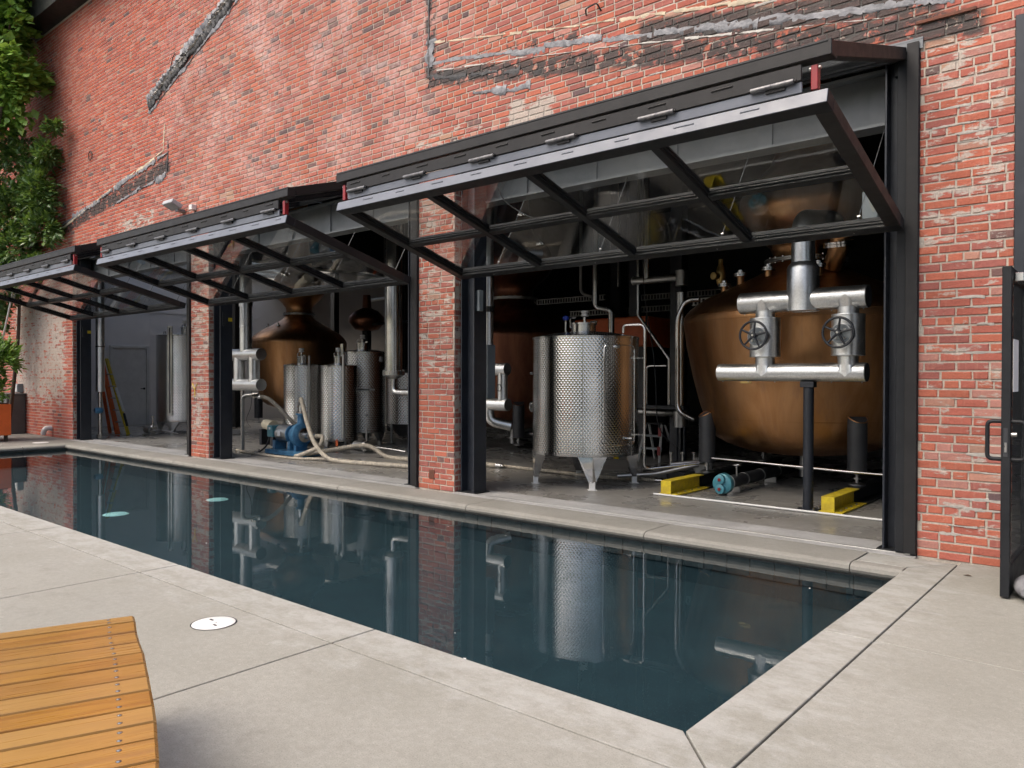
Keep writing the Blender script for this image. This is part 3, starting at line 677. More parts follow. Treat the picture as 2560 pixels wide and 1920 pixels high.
# ------------------------------------------------------------------ steel frames in the openings
FR = ['leftmost', 'middle', 'right-hand']
for bi, (a, b) in enumerate(OPEN):
    fr = thing('opening_frame', ['black steel frame lining the leftmost opening, yellow tag on its column', 'black steel frame lining the middle opening between the two brick piers', 'black steel frame lining the right-hand opening, grey box on its column'][bi], 'steel frame', (.5*(a+b), .1, 0), 'steel frames of the openings')
    for sx, x0 in ((1, a), (-1, b)):
        # H-column: two flanges facing along the wall and a web between
        for fx in (.05, .25):
            MB().bev(min(x0+sx*fx, x0+sx*(fx+.016)), max(x0+sx*fx, x0+sx*(fx+.016)), .06, .275, 0.003, TOPZ-.09, .002).build('column_flange', NAVY, fr)
        MB().box(min(x0+sx*.068, x0+sx*.248), max(x0+sx*.068, x0+sx*.248), .16, .172, 0.003, TOPZ-.09).build('column_web', NAVY, fr)
        MB().bev(min(x0, x0+sx*.045), max(x0, x0+sx*.045), .142 if sx > 0 else -.02, .30 if sx > 0 else .055, .003, TOPZ-.07, .003).build('jamb_angle', BLACK, fr)
        MB().bev(min(x0, x0+sx*.30)-.005, max(x0, x0+sx*.30)+.005, .03, .30, .0025, .016, .002).build('base_plate', BLACK, fr)
    # rebated right jamb seen face on
    MB().bev(b-.16, b-.09, .0, .05, .018, TOPZ-.07, .003).build('jamb_stop', BLACK, fr)
    MB().bev(b-.088, b-.004, -.035, -.022, .02, TOPZ-.02, .002).build('jamb_cover', BRONZE, fr)
    # lintel angle and plate girder
    MB().bev(a-.12, b+.02, -.018, .13, TOPZ-.004, TOPZ+.012, .002).bev(a-.12, b+.02, -.018, -.006, TOPZ-.075, TOPZ-.005, .002).build('lintel_angle', GIRDER, fr)
    gd = MB().box(a, b, .345, .36, 3.45, 3.86).build('girder_web', GIRDER, fr)
    MB().bev(a, b, .25, .46, 3.425, 3.449, .002).bev(a, b, .25, .46, 3.861, 3.885, .002).build('girder_flange', GIRDER, gd)
    x = b-.46
    while x > a+.2:
        MB().bev(x, x+.13, .326, .343, 3.452, 3.858, .002).build('stiffener', GIRDER, gd); x -= .95
    if bi < 2:
        MB().bev(a+.268, a+.274, .20, .27, 2.28, 2.34, .001).build('yellow_tag', YELLOW, fr)
        MB().bev(a+.268, a+.285, .09, .14, 2.2, 2.42, .002).build('switch_box', CHARCOAL, fr)
    else:
        MB().bev(a+.268, a+.31, .10, .17, 2.14, 2.38, .003).build('switch_box', GREYBOX, fr)
        MB().bev(b-.5, b-.38, .3, .42, 2.62, 2.92, .004).build('control_box', GREYBOX, fr)

# ------------------------------------------------------------------ folding glazed doors, swung up
def frame_mat(o, up, xdir=Vector((1, 0, 0))):
    """x along the wall, z along the panel, y = panel's outward normal turned inwards"""
    z = Vector(up).normalized(); y = z.cross(xdir).normalized()
    m = Matrix((xdir, y, z)).transposed().to_4x4(); m.translation = o; return m
LAB = ['leftmost black glazed folding door, raised over the first opening beside the ivy',
       'middle black glazed folding door, raised over the opening with the blue pump',
       'nearest and largest-looking black glazed folding door, raised over the big copper still']
for di, (a, b) in enumerate(OPEN):
    x0, x1 = a+.17, b-.095
    if di == 0: x0 = a+.20
    W_ = x1-x0
    root = thing('folding_door', LAB[di], 'folding door', (.5*(a+b), -.05, 2.6), 'raised folding doors')
    zb = (2.62, 2.60, 2.585)[di]; zt = 3.085; yt = -1.80
    lo = frame_mat(Vector((x0, -.035, zb)), Vector((0, yt+.035, zt-zb))); L = math.hypot(yt+.035, zt-zb); T = .092
    # leaf lies behind its outer face (local y from 0 inwards); local y+ = outward-down
    def leaf(m, Ht, nm, rows, lower):
        p = thing(nm, None, None); p.parent = root
        def fb(name, *c, mat=BLACK, par=p): return MB().bev(*c, .004).move(m).build(name, mat, par)
        rw = .105
        fb('bottom_rail', 0, W_, -T, 0, 0, rw); fb('top_rail', 0, W_, -T, 0, Ht-rw, Ht)
        fb('side_rail', 0, rw, -T, 0, rw+.001, Ht-rw-.001, mat=BRONZE); fb('side_rail', W_-rw, W_, -T, 0, rw+.001, Ht-rw-.001, mat=BRONZE)
        cw = .072; n = 4; step = (W_-2*rw+cw)/n
        for k in range(1, n): fb('mullion', rw+k*step-cw, rw+k*step, -T+.004, -.004, rw+.001, Ht-rw-.001)
        rh = (Ht-2*rw+cw)/rows
        for r_ in range(1, rows):
            for k in range(n): fb('crossbar', rw+k*step+.001, rw+(k+1)*step-cw-.001, -T+.008, -.008, rw+r_*rh-cw, rw+r_*rh)
        for k in range(n):
            for r_ in range(rows):
                u0, u1, v0, v1 = rw+k*step, rw+(k+1)*step-cw, rw+r_*rh, rw+(r_+1)*rh-cw
                g_ = MB().box(u0+.002, u1-.002, -T/2-.004, -T/2+.004, v0+.002, v1-.002).move(m).build('pane', GLASS, p)
                bd = MB()
                for q in ((u0+.001, u0+.014, v0+.001, v1-.001), (u1-.014, u1-.001, v0+.001, v1-.001), (u0+.015, u1-.015, v0+.001, v0+.014), (u0+.015, u1-.015, v1-.014, v1-.001)):
                    bd.box(q[0], q[1], -T/2-.016, -T/2-.005, q[2], q[3]).box(q[0], q[1], -T/2+.005, -T/2+.016, q[2], q[3])
                bd.move(m).build('glazing_bead', BLACK, g_)
        return p
    low = leaf(lo, L, 'lower_leaf', 2, True)
    # upper leaf hangs from the head of the opening
    ua, ub = Vector((x0, .08, 3.845)), Vector((x0, -1.79, 3.28))
    upv = ua-ub; um = frame_mat(ub, upv); UL = upv.length
    upl = leaf(um, UL, 'upper_leaf', 1, False)
    # edge plates along the fold, with hinges and weld beads
    MB().bev(.14, W_-.16, -.02, 0, -.112, -.016, .003).move(frame_mat(ub+Vector((0, .0, -.0)), Vector((0, .0, 1)))).build('hinge_plate', BRONZE, upl)
    MB().bev(-.02, W_+.02, -.012, .088, -.012, .085, .004).move(frame_mat(ub+Vector((0, -.012, .012)), Vector((0, .02, 1)))).build('edge_tube', BRONZE, upl)
    hp = frame_mat(Vector((x0, yt, zt)), Vector((0, -.05, 1)))
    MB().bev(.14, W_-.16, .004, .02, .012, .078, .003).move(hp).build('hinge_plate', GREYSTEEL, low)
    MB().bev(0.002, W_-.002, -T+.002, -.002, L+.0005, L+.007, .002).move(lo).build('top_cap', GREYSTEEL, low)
    rnd = random.Random(di)
    n = 6
    for k in range(n):
        hx = .32+k*(W_-.64)/(n-1); c = Vector((x0+hx, yt-.02, 3.168))
        h = MB().cyl(c-Vector((.15, 0, 0)), c-Vector((.02, 0, 0)), .017, 12).cyl(c-Vector((.018, 0, 0)), c+Vector((.12, 0, 0)), .017, 12).build('hinge_barrel', HINGE, low, 40)
        MB().cyl(c-Vector((.165, 0, 0)), c+Vector((.135, 0, 0)), .009, 10).box(c.x-.06, c.x+.06, c.y+.006, c.y+.02, c.z-.035, c.z+.035).build('hinge_pin', BRONZE, h, 40)
    def weld(c0, c1, name, par, mat):
        c0, c1 = Vector(c0), Vector(c1); N = 12; pts = [c0.lerp(c1, i/N) for i in range(N+1)]
        MB().tube(pts, [.0065*(.75+.35*(i % 2)) for i in range(N+1)], 6).build(name, mat, par, 60)
    k = 0; x = .2
    while x < W_-.3:
        weld((x0+x, -1.812, 3.235), (x0+x+rnd.uniform(.1, .15), -1.812, 3.237), 'weld_bead', upl, BRONZE)
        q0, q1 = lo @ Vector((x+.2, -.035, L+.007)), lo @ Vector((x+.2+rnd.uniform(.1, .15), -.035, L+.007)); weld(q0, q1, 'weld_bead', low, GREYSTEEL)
        x += .47
    # red lug at each end of the fold, side flaps, cables and clamps
    for hx, s_ in ((.05, 1), (W_-.11, -1)):
        rb = MB().bev(x0+hx, x0+hx+.042, yt+.01, yt+.06, 3.10, 3.25, .004).build('red_lug', RED, low)
        MB().cyl((x0+hx-.012, yt+.03, 3.235), (x0+hx+.055, yt+.03, 3.235), .012, 10).build('lug_pin', SCREW, rb, 40)
    for hx in (.55, 1.9, 3.2, W_-.35):
        base = lo @ Vector((hx, -T-.004, .05)); top = Vector((base.x+.12, .30, 3.42))
        cb = MB().tube([base, base.lerp(top, .5), top], .0035, 6).build('lift_cable', HINGE, low, 40)
        e = (top-base).normalized(); q = base+e*.09
        for j in range(3): MB().cyl(q+e*(.035*j)-Vector((.012, 0, 0)), q+e*(.035*j)+Vector((.012, 0, 0)), .008, 8).build('cable_clamp', SCREW, cb, 40)
        MB().tube(bend([base+Vector((.0, 0, .0)), base+e*.05+Vector((.014, 0, 0)), base+e*.1], .02), .006, 6).build('shackle', SCREW, cb, 40)
    # drooping black cord along the upper leaf
    MB().tube(smoothpath([(x0+.9, -.5, 3.55), (x0+1.0, -.45, 3.2), (x0+1.4, -.3, 2.95), (x0+1.75, -.2, 2.93)], 8), .006, 6).build('cord', RUBBER, low, 60)
    # end arm tube: the step plate at the right end
    MB().bev(x1-.11, x1-.03, .09, .135, 3.74, 3.9, .003).build('head_pivot', BLACK, upl)

# ------------------------------------------------------------------ right-hand shopfront and its open door
sf = thing('shopfront', 'dark framed glass shopfront at the right edge of the wall', 'shopfront', (0, 0, 0))
for (a, b) in ((STOPX+.002, STOPX+.065), (.26, .32), (1.335, 1.398)): MB().bev(a, b, -.01, .11, .003, 3.945, .003).build('mullion', NAVY, sf)
for z in (.003, 2.14, 3.88):
    for (a, b) in ((STOPX+.066, .259), (.321, 1.334)):
        if z < .1 and a < 0: continue
        MB().bev(a, b, -.005, .105, z, z+.065, .003).build('transom', NAVY, sf)
for (a, b, c, d) in ((STOPX+.066, .259, 2.206, 3.879), (.321, 1.334, .069, 2.139), (.321, 1.334, 2.206, 3.879)): MB().box(a, b, .045, .055, c, d).build('pane', GLASS, sf)
dr = thing('glass_door', 'open black framed glass door with pull handles and papers, right edge', 'door', (-.735, -.45, 0))
dx0, dx1, dy0, dy1 = -.765, -.715, -.905, -.02
MB().bev(dx0, dx1, dy0, dy0+.055, .012, 2.06, .003).build('stile', BLACK, dr); MB().bev(dx0, dx1, dy1-.06, dy1, .012, 2.06, .003).build('stile', BLACK, dr)
MB().bev(dx0+.002, dx1-.002, dy0+.056, dy1-.061, 1.99, 2.058, .003).build('top_rail', BLACK, dr); MB().bev(dx0+.002, dx1-.002, dy0+.056, dy1-.061, .014, .2, .003).build('bottom_rail', BLACK, dr)
MB().box(-.744, -.736, dy0+.056, dy1-.061, .201, 1.989).build('pane', GLASS, dr)
for s_, xo in ((-1, dx0), (1, dx1)):
    MB().tube(bend([(xo, dy0+.028, 1.10), (xo+s_*.075, dy0+.02, 1.10), (xo+s_*.075, dy0+.02, .865), (xo, dy0+.028, .865)], .03), .0125, 12).build('pull_handle', BLACK, dr, 50)
lk = MB().bev(-.752, -.728, dy0-.0025, dy0-.0005, .88, 1.06, .001).build('lock_plate', CHARCOAL, dr); MB().bev(-.746, -.734, dy0-.0045, dy0-.003, .91, .97, .001).build('latch', SCREW, lk)
MB().cyl((dx1, dy0+.03, 1.02), (dx1+.03, dy0+.03, 1.02), .014, 12).build('lock_cylinder', SCREW, dr, 40)
MB().bev(dx1+.001, dx1+.05, dy0+.12, dy0+.36, 1.975, 2.03, .004).build('door_closer', STEEL, dr)
MB().box(-.7355, -.734, dy0+.26, dy0+.48, 1.28, 1.62).build('notice', PAPER, dr); MB().box(-.7355, -.734, dy0+.065, dy0+.105, 1.16, 1.30).build('small_notice', PAPER, dr)
sb = MB(); n = 20
for i in range(9):
    t = i/8; zc = .075; rr = .11*math.sin(math.pi*min(max(t, .06), .94))**.5
    for k in range(n):
        a = 2*math.pi*k/n; sb.v.append((-.60+rr*1.0*math.cos(a), -.98+.42*t, max(.0, zc+rr*.68*math.sin(a)+.004*math.sin(5*a+t*9))))
sb.f = [(i*n+k, i*n+(k+1) % n, (i+1)*n+(k+1) % n, (i+1)*n+k) for i in range(8) for k in range(n)]+[tuple(range(n-1, -1, -1)), tuple(8*n+k for k in range(n))]
o = sb.build('sandbag', SAND, None, 60); tag(place(o, (-.6, -.77, 0)), 'grey sandbag on the ground at the foot of the glass door', 'sandbag')

# ------------------------------------------------------------------ copper stills
def still(name, label, cx, cy, k, mat, legs=True, rot=0., z0=0.):
    """pot still: lathed pot, shoulder, neck flange with bolts, boil ball; k scales the radii"""
    root = thing(name, label, 'copper still', (cx, cy, 0), 'copper stills')
    pr = [(0, .385), (.35, .395), (.7, .44), (.98, .53), (1.10, .60), (1.175, .68), (1.235, .82), (1.315, 1.06), (1.398, 1.38), (1.474, 1.75), (1.515, 2.03), (1.522, 2.08), (1.517, 2.13), (1.49, 2.19), (1.44, 2.245), (1.36, 2.31), (1.24, 2.385), (1.05, 2.475), (.85, 2.565), (.65, 2.655), (.52, 2.725), (.45, 2.785), (.42, 2.83)]
    pot = MB().lathe([(r*k, z+z0) for r, z in pr], (cx, cy, 0), 96, cap=False).build('pot', mat, root, 50)
    for r, z in ((1.249, .86), (1.519, 2.06), (1.515, 2.145)): MB().lathe([(r*k-.002, z+z0-.006), (r*k+.0025, z+z0), (r*k-.002, z+z0+.006)], (cx, cy, 0), 96, cap=False).build('weld_seam', mat, pot, 50)
    fl = MB().lathe([(.42*k, 2.83+z0), (.50*k, 2.832+z0), (.50*k, 2.852+z0), (.505*k, 2.856+z0), (.505*k, 2.876+z0), (.42*k, 2.878+z0)], (cx, cy, 0), 64, cap=False).build('neck_flange', STEELDULL, root, 40)
    for i in range(24):
        a = 2*math.pi*i/24; x, y = cx+.465*k*math.cos(a), cy+.465*k*math.sin(a)
        MB().lathe([(.012, 2.815+z0), (.012, 2.895+z0)], (x, y, 0), 6).build('bolt', STEEL, fl)
    nk = [(.42, 2.88), (.40, 2.96), (.43, 3.04), (.52, 3.13), (.66, 3.24), (.78, 3.36), (.83, 3.5), (.82, 3.64), (.74, 3.8), (.58, 3.95), (.44, 4.08), (.37, 4.25), (.32, 4.7), (.28, 5.4), (.27, 6.28)]
    MB().lathe([(r*k, z+z0) for r, z in nk], (cx, cy, 0), 64, cap=False).build('boil_ball_and_neck', mat, root, 50)
    MB().lathe([(.06, .10), (.06, .40)], (cx, cy, 0), 16).lathe([(.11, .2), (.11, .225)], (cx, cy, 0), 16).build('drain', STEELDULL, root, 40)
    if legs:
        for sx in (-1, 1):
            for sy in (-1, 1):
                x, y = cx+sx*.905*k, cy+sy*.905*k; c = Vector((x, y, 0)); dn = Vector((-sx, -sy, 0)).normalized()
                leg = MB().lathe([(.0, .30), (.10, .30), (.105, .305), (.105, .90)], (x, y, 0), 28, cap=False)
                # the top of the leg is cut on a slope, highest against the pot
                top = [i for i, p in enumerate(leg.v) if p[2] > .89]
                for i in top:
                    p = Vector(leg.v[i]); h = (p-c).dot(dn)/.105; leg.v[i] = (p.x, p.y, .93+.06*h)
                leg.add([leg.v[i] for i in top], [tuple(range(len(top)))])
                lg = leg.build('leg', CHARCOAL, root, 40)
                MB().tube([leg.v[i] for i in top], .007, 8, closed=True).build('leg_trim', mat, lg, 60)
                MB().cyl((x, y, .175), (x, y, .302), .018, 12).lathe([(.04, .235), (.04, .255)], (x, y, 0), 6).lathe([(.09, .172), (.09, .182), (.05, .20)], (x, y, 0), 24).build('levelling_foot', STEELDULL, lg, 40)
    return root, pot
A_, potA = still('copper_still', 'large copper pot still with shining belly in the right-hand opening', -3.51, 3.46, 1.0, COPPER)
def on_pot(cx, cy, ang, z, rad): return Vector((cx+rad*math.cos(R(ang)), cy+rad*math.sin(R(ang)), z))
q = on_pot(-3.51, 3.46, 262, 1.32, 1.385); MB().bev(q.x-.07, q.x+.07, q.y-.008, q.y+.012, 1.30, 1.345, .002).build('nameplate', BRASS, A_)
for (an, rr, z, h) in ((200, 1.0, 2.46, .20), (226, .86, 2.53, .22), (252, .7, 2.6, .16), (300, .8, 2.56, .2), (170, 1.1, 2.43, .12)):
    q = on_pot(-3.51, 3.46, an, z, rr)
    st = MB().lathe([(.045, z-.05), (.045, z+h*.55)], (q.x, q.y, 0), 16).build('nozzle', COPPER, A_, 40)
    MB().lathe([(.085, z+h*.55), (.085, z+h*.55+.018)], (q.x, q.y, 0), 24).lathe([(.085, z+h*.55+.024), (.085, z+h*.55+.042)], (q.x, q.y, 0), 24).lathe([(.04, z+h*.55+.042), (.04, z+h*.55+.08)], (q.x, q.y, 0), 12).build('nozzle_flange', STEEL, st, 40)
q = on_pot(-3.51, 3.46, 196, 2.5, 1.06)
rv_ = MB().lathe([(.04, 2.60), (.06, 2.66), (.07, 2.76), (.05, 2.84), (.03, 2.88), (.03, 2.95)], (q.x, q.y, 0), 20).build('relief_valve', BRASS, A_, 40)
MB().tube([(q.x-.02, q.y-.06, 2.72), (q.x-.04, q.y-.14, 2.72)], .05, 16).build('valve_outlet', BRASS, rv_, 40)
q = on_pot(-3.51, 3.46, 318, 2.7, .62); MB().tube([q, q+Vector((.12, -.12, .22)), q+Vector((.16, -.16, .5))], .11, 20).build('manway_neck', COPPER, A_, 40)
MB().lathe([(.17, 0), (.17, .03), (.165, .035), (.165, .06)], (0, 0, 0), 28).move(Matrix.Translation(q+Vector((.12, -.12, .22))) @ Matrix.Rotation(R(12), 4, 'X')).build('manway_clamp', STEEL, A_, 40)
MB().tube(bend([(-4.75, 3.0, 2.42), (-4.95, 3.0, 2.42), (-5.05, 2.95, 2.2), (-5.05, 2.95, .9), (-4.8, 2.95, .8)], .15), .035, 14).build('bypass_pipe', STEEL, A_, 50)
B_, potB = still('copper_still', 'dark copper pot still in shadow behind the dimpled steel tank', -9.5, 4.75, .92, COPPERD)
C_, potC = still('copper_still', 'copper pot still behind two slim tanks in the middle opening', -17.1, 5.15, .80, COPPER, z0=.12)
for (cx, cy, k) in ((-9.5, 4.75, .92), (-17.1, 5.15, .8)):
    for an in (235, 285):
        q = on_pot(cx, cy, an, 2.5, .95*k); root = B_ if cx > -10 else C_
        MB().lathe([(.03, 2.4), (.03, 2.62)], (q.x, q.y, 0), 12).lathe([(.05, 2.62), (.05, 2.66)], (q.x, q.y, 0), 16).lathe([(.02, 2.66), (.02, 2.72)], (q.x, q.y, 0), 10).build('nozzle', STEEL, root, 40)

# steel skid beams under the near still, yellow ends
for x, lb in ((-4.39, 'yellow-ended black steel beam under the left legs of the big still'), (-2.565, 'yellow-ended black steel beam under the right legs of the big still')):
    bm = thing('skid_beam', lb, 'steel beam', (x, 3.2, 0), 'skid beams of the big still')
    for (y0, y1, mt, nm) in ((1.46, 2.28, YELLOW, 'yellow_end'), (2.281, 5.0, BLACK, 'black_length')):
        pt = MB().bev(x-.065, x+.065, y0, y1, .158, .170, .002).box(x-.008, x+.008, y0+.01, y1, .0225, .1575).bev(x-.095, x+.14, y0, y1, .006, .022, .002).build(nm, mt, bm)
        if mt is YELLOW:
            MB().bev(x-.065, x+.065, y0-.011, y0-.001, .006, .170, .002).build('end_plate', YELLOW, pt)
            for i in range(4): MB().lathe([(.013, .022), (.013, .034)], (x+.09, y0+.12+.17*i, 0), 6).build('bolt', STEELDULL, pt)

# ------------------------------------------------------------------ clad pipe manifold with two handwheels
def tee_cone(c, up, r, h, n=24):
    """clad branch that ends in a pointed saddle on the run pipe"""
    return MB().lathe([(r, 0), (r, h*.55), (r*.92, h*.66), (r*.5, h*.9), (.004, h)] if up else [(.004, -h), (r*.5, -h*.9), (r*.92, -h*.66), (r, -h*.55), (r, 0)], c, n, cap=False)
mf = thing('pipe_manifold', 'bright metal clad pipe manifold with two black handwheels on a post', 'pipe manifold', (-2.8, 1.55, 0))
def run(x0, x1, y, z, r, par, n=40):
    p = MB().tube([(x0, y, z), (x0+.006, y, z), (x1-.006, y, z), (x1, y, z)], [r*.985, r, r, r*.985], n).build('clad_pipe', CLAD, par, 40)
    MB().lathe([(r*.97, 0), (r*.97, .012)], (x1-.004, y, z), n, 'x').build('end_cap', CHARCOAL, p, 40)
    L = x1-x0; k = max(1, round(L/.3))
    for i in range(k+1):
        xx = x0+.04+i*(L-.08)/k
        MB().tube([(xx-.006, y, z), (xx+.006, y, z)], r+.0016, n, cap=False).build('clad_band', CLAD, p, 40)
        MB().lathe([(.007, z-r-.012), (.007, z-r+.002)], (xx, y, 0), 8).build('clad_screw', SCREW, p)
    return p
run(-3.78, -2.235, 1.55, 1.425, .095, mf); run(-3.53, -2.225, 1.55, 2.175, .115, mf)
for vx in (-3.26, -2.41):
    MB().lathe([(.10, 1.96), (.10, 2.10), (.098, 2.14)], (vx, 1.55, 0), 32, cap=False).build('branch', CLAD, mf, 40)
    MB().lathe([(.10, 1.48), (.10, 1.62)], (vx, 1.55, 0), 32, cap=False).build('branch', CLAD, mf, 40)
    # pointed saddles lapped over the front of the run pipes
    for z0_, sg, rr in ((2.08, 1, .115), (1.50, -1, .095)):
        n = 21; vs = []
        for i in range(n):
            a = math.pi+math.pi*i/(n-1); x = .101*math.cos(a); tip = 1-abs(math.cos(a)); h = .03+.09*tip
            vs.append((vx+x, 1.55+.101*math.sin(a)-.002, z0_)); zz = z0_+sg*h
            dz = zz-(2.175 if sg > 0 else 1.425); yy = 1.55-math.sqrt(max(0, (rr+.004)**2-min(dz*dz, rr*rr)))
            vs.append((vx+x*(1-.0*tip), min(1.55+.101*math.sin(a)-.002, yy) if abs(x) < .07 else 1.55+.101*math.sin(a)-.002, zz))
        MB().add(vs, [(2*i, 2*i+2, 2*i+3, 2*i+1) if sg > 0 else (2*i, 2*i+1, 2*i+3, 2*i+2) for i in range(n-1)]).build('pointed_saddle', CLAD, mf, 60)
    vb = MB().lathe([(.10, 1.585), (.158, 1.59), (.158, 2.005), (.10, 2.01)], (vx, 1.55, 0), 48, cap=False).build('valve_box', CLAD, mf, 40)
    for zz in (1.60, 1.995): MB().lathe([(.1585, zz-.008), (.1605, zz), (.1585, zz+.008)], (vx, 1.55, 0), 48, cap=False).build('band', CLAD, vb, 40)
    MB().lathe([(.10, -.23), (.105, -.19), (.105, .0)], (vx, 1.55, 1.80), 32, 'y').build('bonnet_cover', CLAD, vb, 40)
    MB().lathe([(.095, -.236), (.095, -.231)], (vx, 1.55, 1.80), 32, 'y').build('bonnet_face', GREYBOX, vb, 40)
    for i in range(4):
        a = R(45+90*i); MB().lathe([(.012, -.25), (.012, -.236)], (vx+.06*math.cos(a), 1.55, 1.80+.06*math.sin(a)), 6, 'y').build('bonnet_bolt', SCREW, vb)
    hw = MB().tube([(vx+.145*math.cos(2*math.pi*i/40), 1.235, 1.81+.145*math.sin(2*math.pi*i/40)) for i in range(40)], .0125, 12, closed=True).build('handwheel', NAVY, mf, 60)
    for i in range(5):
        a = R(72*i+10); MB().tube([(vx+.02*math.cos(a), 1.24, 1.81+.02*math.sin(a)), (vx+.14*math.cos(a), 1.235, 1.81+.14*math.sin(a))], [.014, .010], 8).build('spoke', NAVY, hw, 60)
    MB().lathe([(.028, 1.215), (.03, 1.225), (.03, 1.255), (.015, 1.26), (.015, 1.34)], (vx, 0, 1.81), 20, 'y').build('hub', NAVY, hw, 40)
    MB().lathe([(.012, 1.205), (.012, 1.216)], (vx, 0, 1.81), 6, 'y').build('hub_nut', SCREW, hw)
MB().lathe([(.16, 2.20), (.16, 2.50), (.150, 2.53), (.118, 2.565), (.118, 2.70)], (-2.86, 1.55, 0), 48, cap=False).build('stack', CLAD, mf, 40)
MB().lathe([(.16, 2.06), (.158, 2.21)], (-2.86, 1.55, 0), 48, cap=False).build('stack_collar', CLAD, mf, 40)
MB().tube(bend([(-2.86, 1.55, 2.70), (-2.86, 1.55, 3.0), (-2.86, 2.6, 3.15), (-3.2, 3.2, 3.2)], .3, 8), .117, 32).build('elbow', CLAD, mf, 40)
po = MB().lathe([(.052, .012), (.052, 1.27)], (-2.8, 1.56, 0), 28).build('support_post', NAVY, mf, 40)
MB().bev(-2.9, -2.7, 1.46, 1.66, .0, .012, .002).build('base_plate', NAVY, po)
MB().bev(-2.87, -2.73, 1.50, 1.60, 1.27, 1.331, .003).build('saddle_plate', NAVY, po)
for sx in (-1, 1):
    for sy in (-1, 1): MB().lathe([(.010, .012), (.010, .035)], (-2.8+.08*sx, 1.56+.08*sy, 0), 6).build('anchor_bolt', STEELDULL, po)

# middle-bay square loop and right-bay offset pipe, same cladding
lp = thing('pipe_manifold', 'clad square pipe loop hanging at the left of the middle opening', 'pipe manifold', (-13.6, 1.55, 0))
lm = MB().tube([(-13.58, 1.55, 6.2), (-13.58, 1.55, 1.85)], .115, 28).build('riser', CLAD, lp, 40)
for z in (2.33, 2.9): MB().lathe([(.116, z-.02), (.122, z), (.116, z+.02)], (-13.58, 1.55, 0), 28, cap=False).build('band', CLAD, lm, 40)
MB().lathe([(.13, 2.72), (.13, 2.92)], (-13.58, 1.55, 0), 28).build('collar', CLAD, lm, 40)
for z in (1.79, 1.21):
    h_ = MB().tube([(-14.05, 1.55, z), (-13.04, 1.55, z)], .115, 28).build('clad_pipe', CLAD, lp, 40)
    MB().lathe([(.112, 0), (.112, .008)], (-13.045, 1.55, z), 28, 'x').build('end_cap', STEELDULL, h_, 40)
for x in (-13.82, -13.28): MB().tube([(x, 1.55, 1.75), (x, 1.55, 1.25)], .105, 28).build('clad_pipe', CLAD, lp, 40)
MB().lathe([(.10, .0), (.10, .82), (.0, .84)], (-13.35, 3.6, 0), 24, cap=False).build('support_leg', CHARCOAL, lp, 40)
MB().tube(smoothpath([(-13.2, 1.45, 1.1), (-13.2, 1.43, .8), (-13.3, 1.4, .55), (-13.15, 1.4, .4)], 8), .005, 6).build('wire', RUBBER, lp, 60)
sp = thing('offset_pipe', 'clad pipe with square offsets at the left of the right-hand opening', 'pipe', (-7.2, 1.55, 0))
pm_ = MB().tube([(-7.25, 1.55, 6.2), (-7.25, 1.55, 1.475)], .068, 24).build('riser', CLAD, sp, 40)
for z in (1.75, 2.05, 2.3, 2.6): MB().lathe([(.0685, z-.01), (.0705, z), (.0685, z+.01)], (-7.25, 1.55, 0), 24, cap=False).build('band', CLAD, pm_, 40)
MB().lathe([(.07, 2.28), (.073, 2.30), (.073, 2.34), (.07, 2.36)], (-7.25, 1.55, 0), 24, cap=False).build('strap', RUBBER, pm_, 40)
for (x0, x1, z) in ((-7.33, -6.9, 1.475), (-7.33, -6.885, .985)): h_ = MB().tube([(x0, 1.55, z), (x1, 1.55, z)], .085, 24).build('clad_pipe', CLAD, sp, 40); MB().lathe([(.082, 0), (.082, .008)], (x1-.004, 1.55, z), 24, 'x').build('end_cap', STEELDULL, h_, 40)
MB().tube([(-6.985, 1.55, 1.44), (-6.985, 1.55, 1.0)], .068, 24).build('clad_pipe', CLAD, sp, 40)
MB().tube(bend([(-7.24, 1.55, 1.0), (-7.24, 1.55, .75), (-7.0, 1.75, .68)], .12), .07, 24).build('elbow', CLAD, sp, 40)
MB().tube([(-6.985+.045*math.cos(i), 1.475, 1.22+.05*math.sin(i*1.0)) for i in (0, 1.05, 2.1, 3.14, 4.2, 5.25)], .006, 6, closed=True).build('small_handwheel', NAVY, sp, 60)
bx_ = MB().bev(-6.845, -6.72, .95, 1.10, 1.085, 1.79, .006).build('grey_cabinet', GREYBOX); bx_.data.materials[0] = GREYBOX
tag(place(bx_, (-6.78, 1.02, 1.085)), 'tall narrow grey electrical box on the pipe beside the column', 'electrical box')

# ------------------------------------------------------------------ stainless tanks
def manway(par, cx, cy, z, r, lid=True, knob=PLASTICW, sc=1.):
    nk = MB().lathe([(r, z-.03), (r, z+.10*sc), (r*1.1, z+.105*sc), (r*1.1, z+.125*sc), (r*.95, z+.13*sc), (0, z+.14*sc)], (cx, cy, 0), 32, cap=False).build('manway', STEEL, par, 40)
    c = Vector((cx+r*.35, cy-r*.35, z+.13*sc))
    MB().lathe([(.022, 0), (.022, .07), (.03, .075)], c, 16).build('vent_stem', STEEL, nk, 40)
    MB().lathe([(.03, .075), (.05, .08), (.052, .10), (.035, .105), (.035, .12), (.05, .125), (.052, .145), (.03, .155), (0, .157)], c, 20, cap=False).build('vent_cap', knob, nk, 40)
    MB().tube(bend([(cx-r*.9, cy, z+.05), (cx-r*1.25, cy-.02, z+.08), (cx-r*1.25, cy-.02, z+.2), (cx-r*.7, cy-.02, z+.2)], .02), .009, 8).build('clamp', STEEL, nk, 50)
    MB().box(cx+r*.7, cx+r*1.3, cy-.015, cy+.015, z+.12*sc, z+.15*sc).build('hinge_lug', STEEL, nk)
    return nk
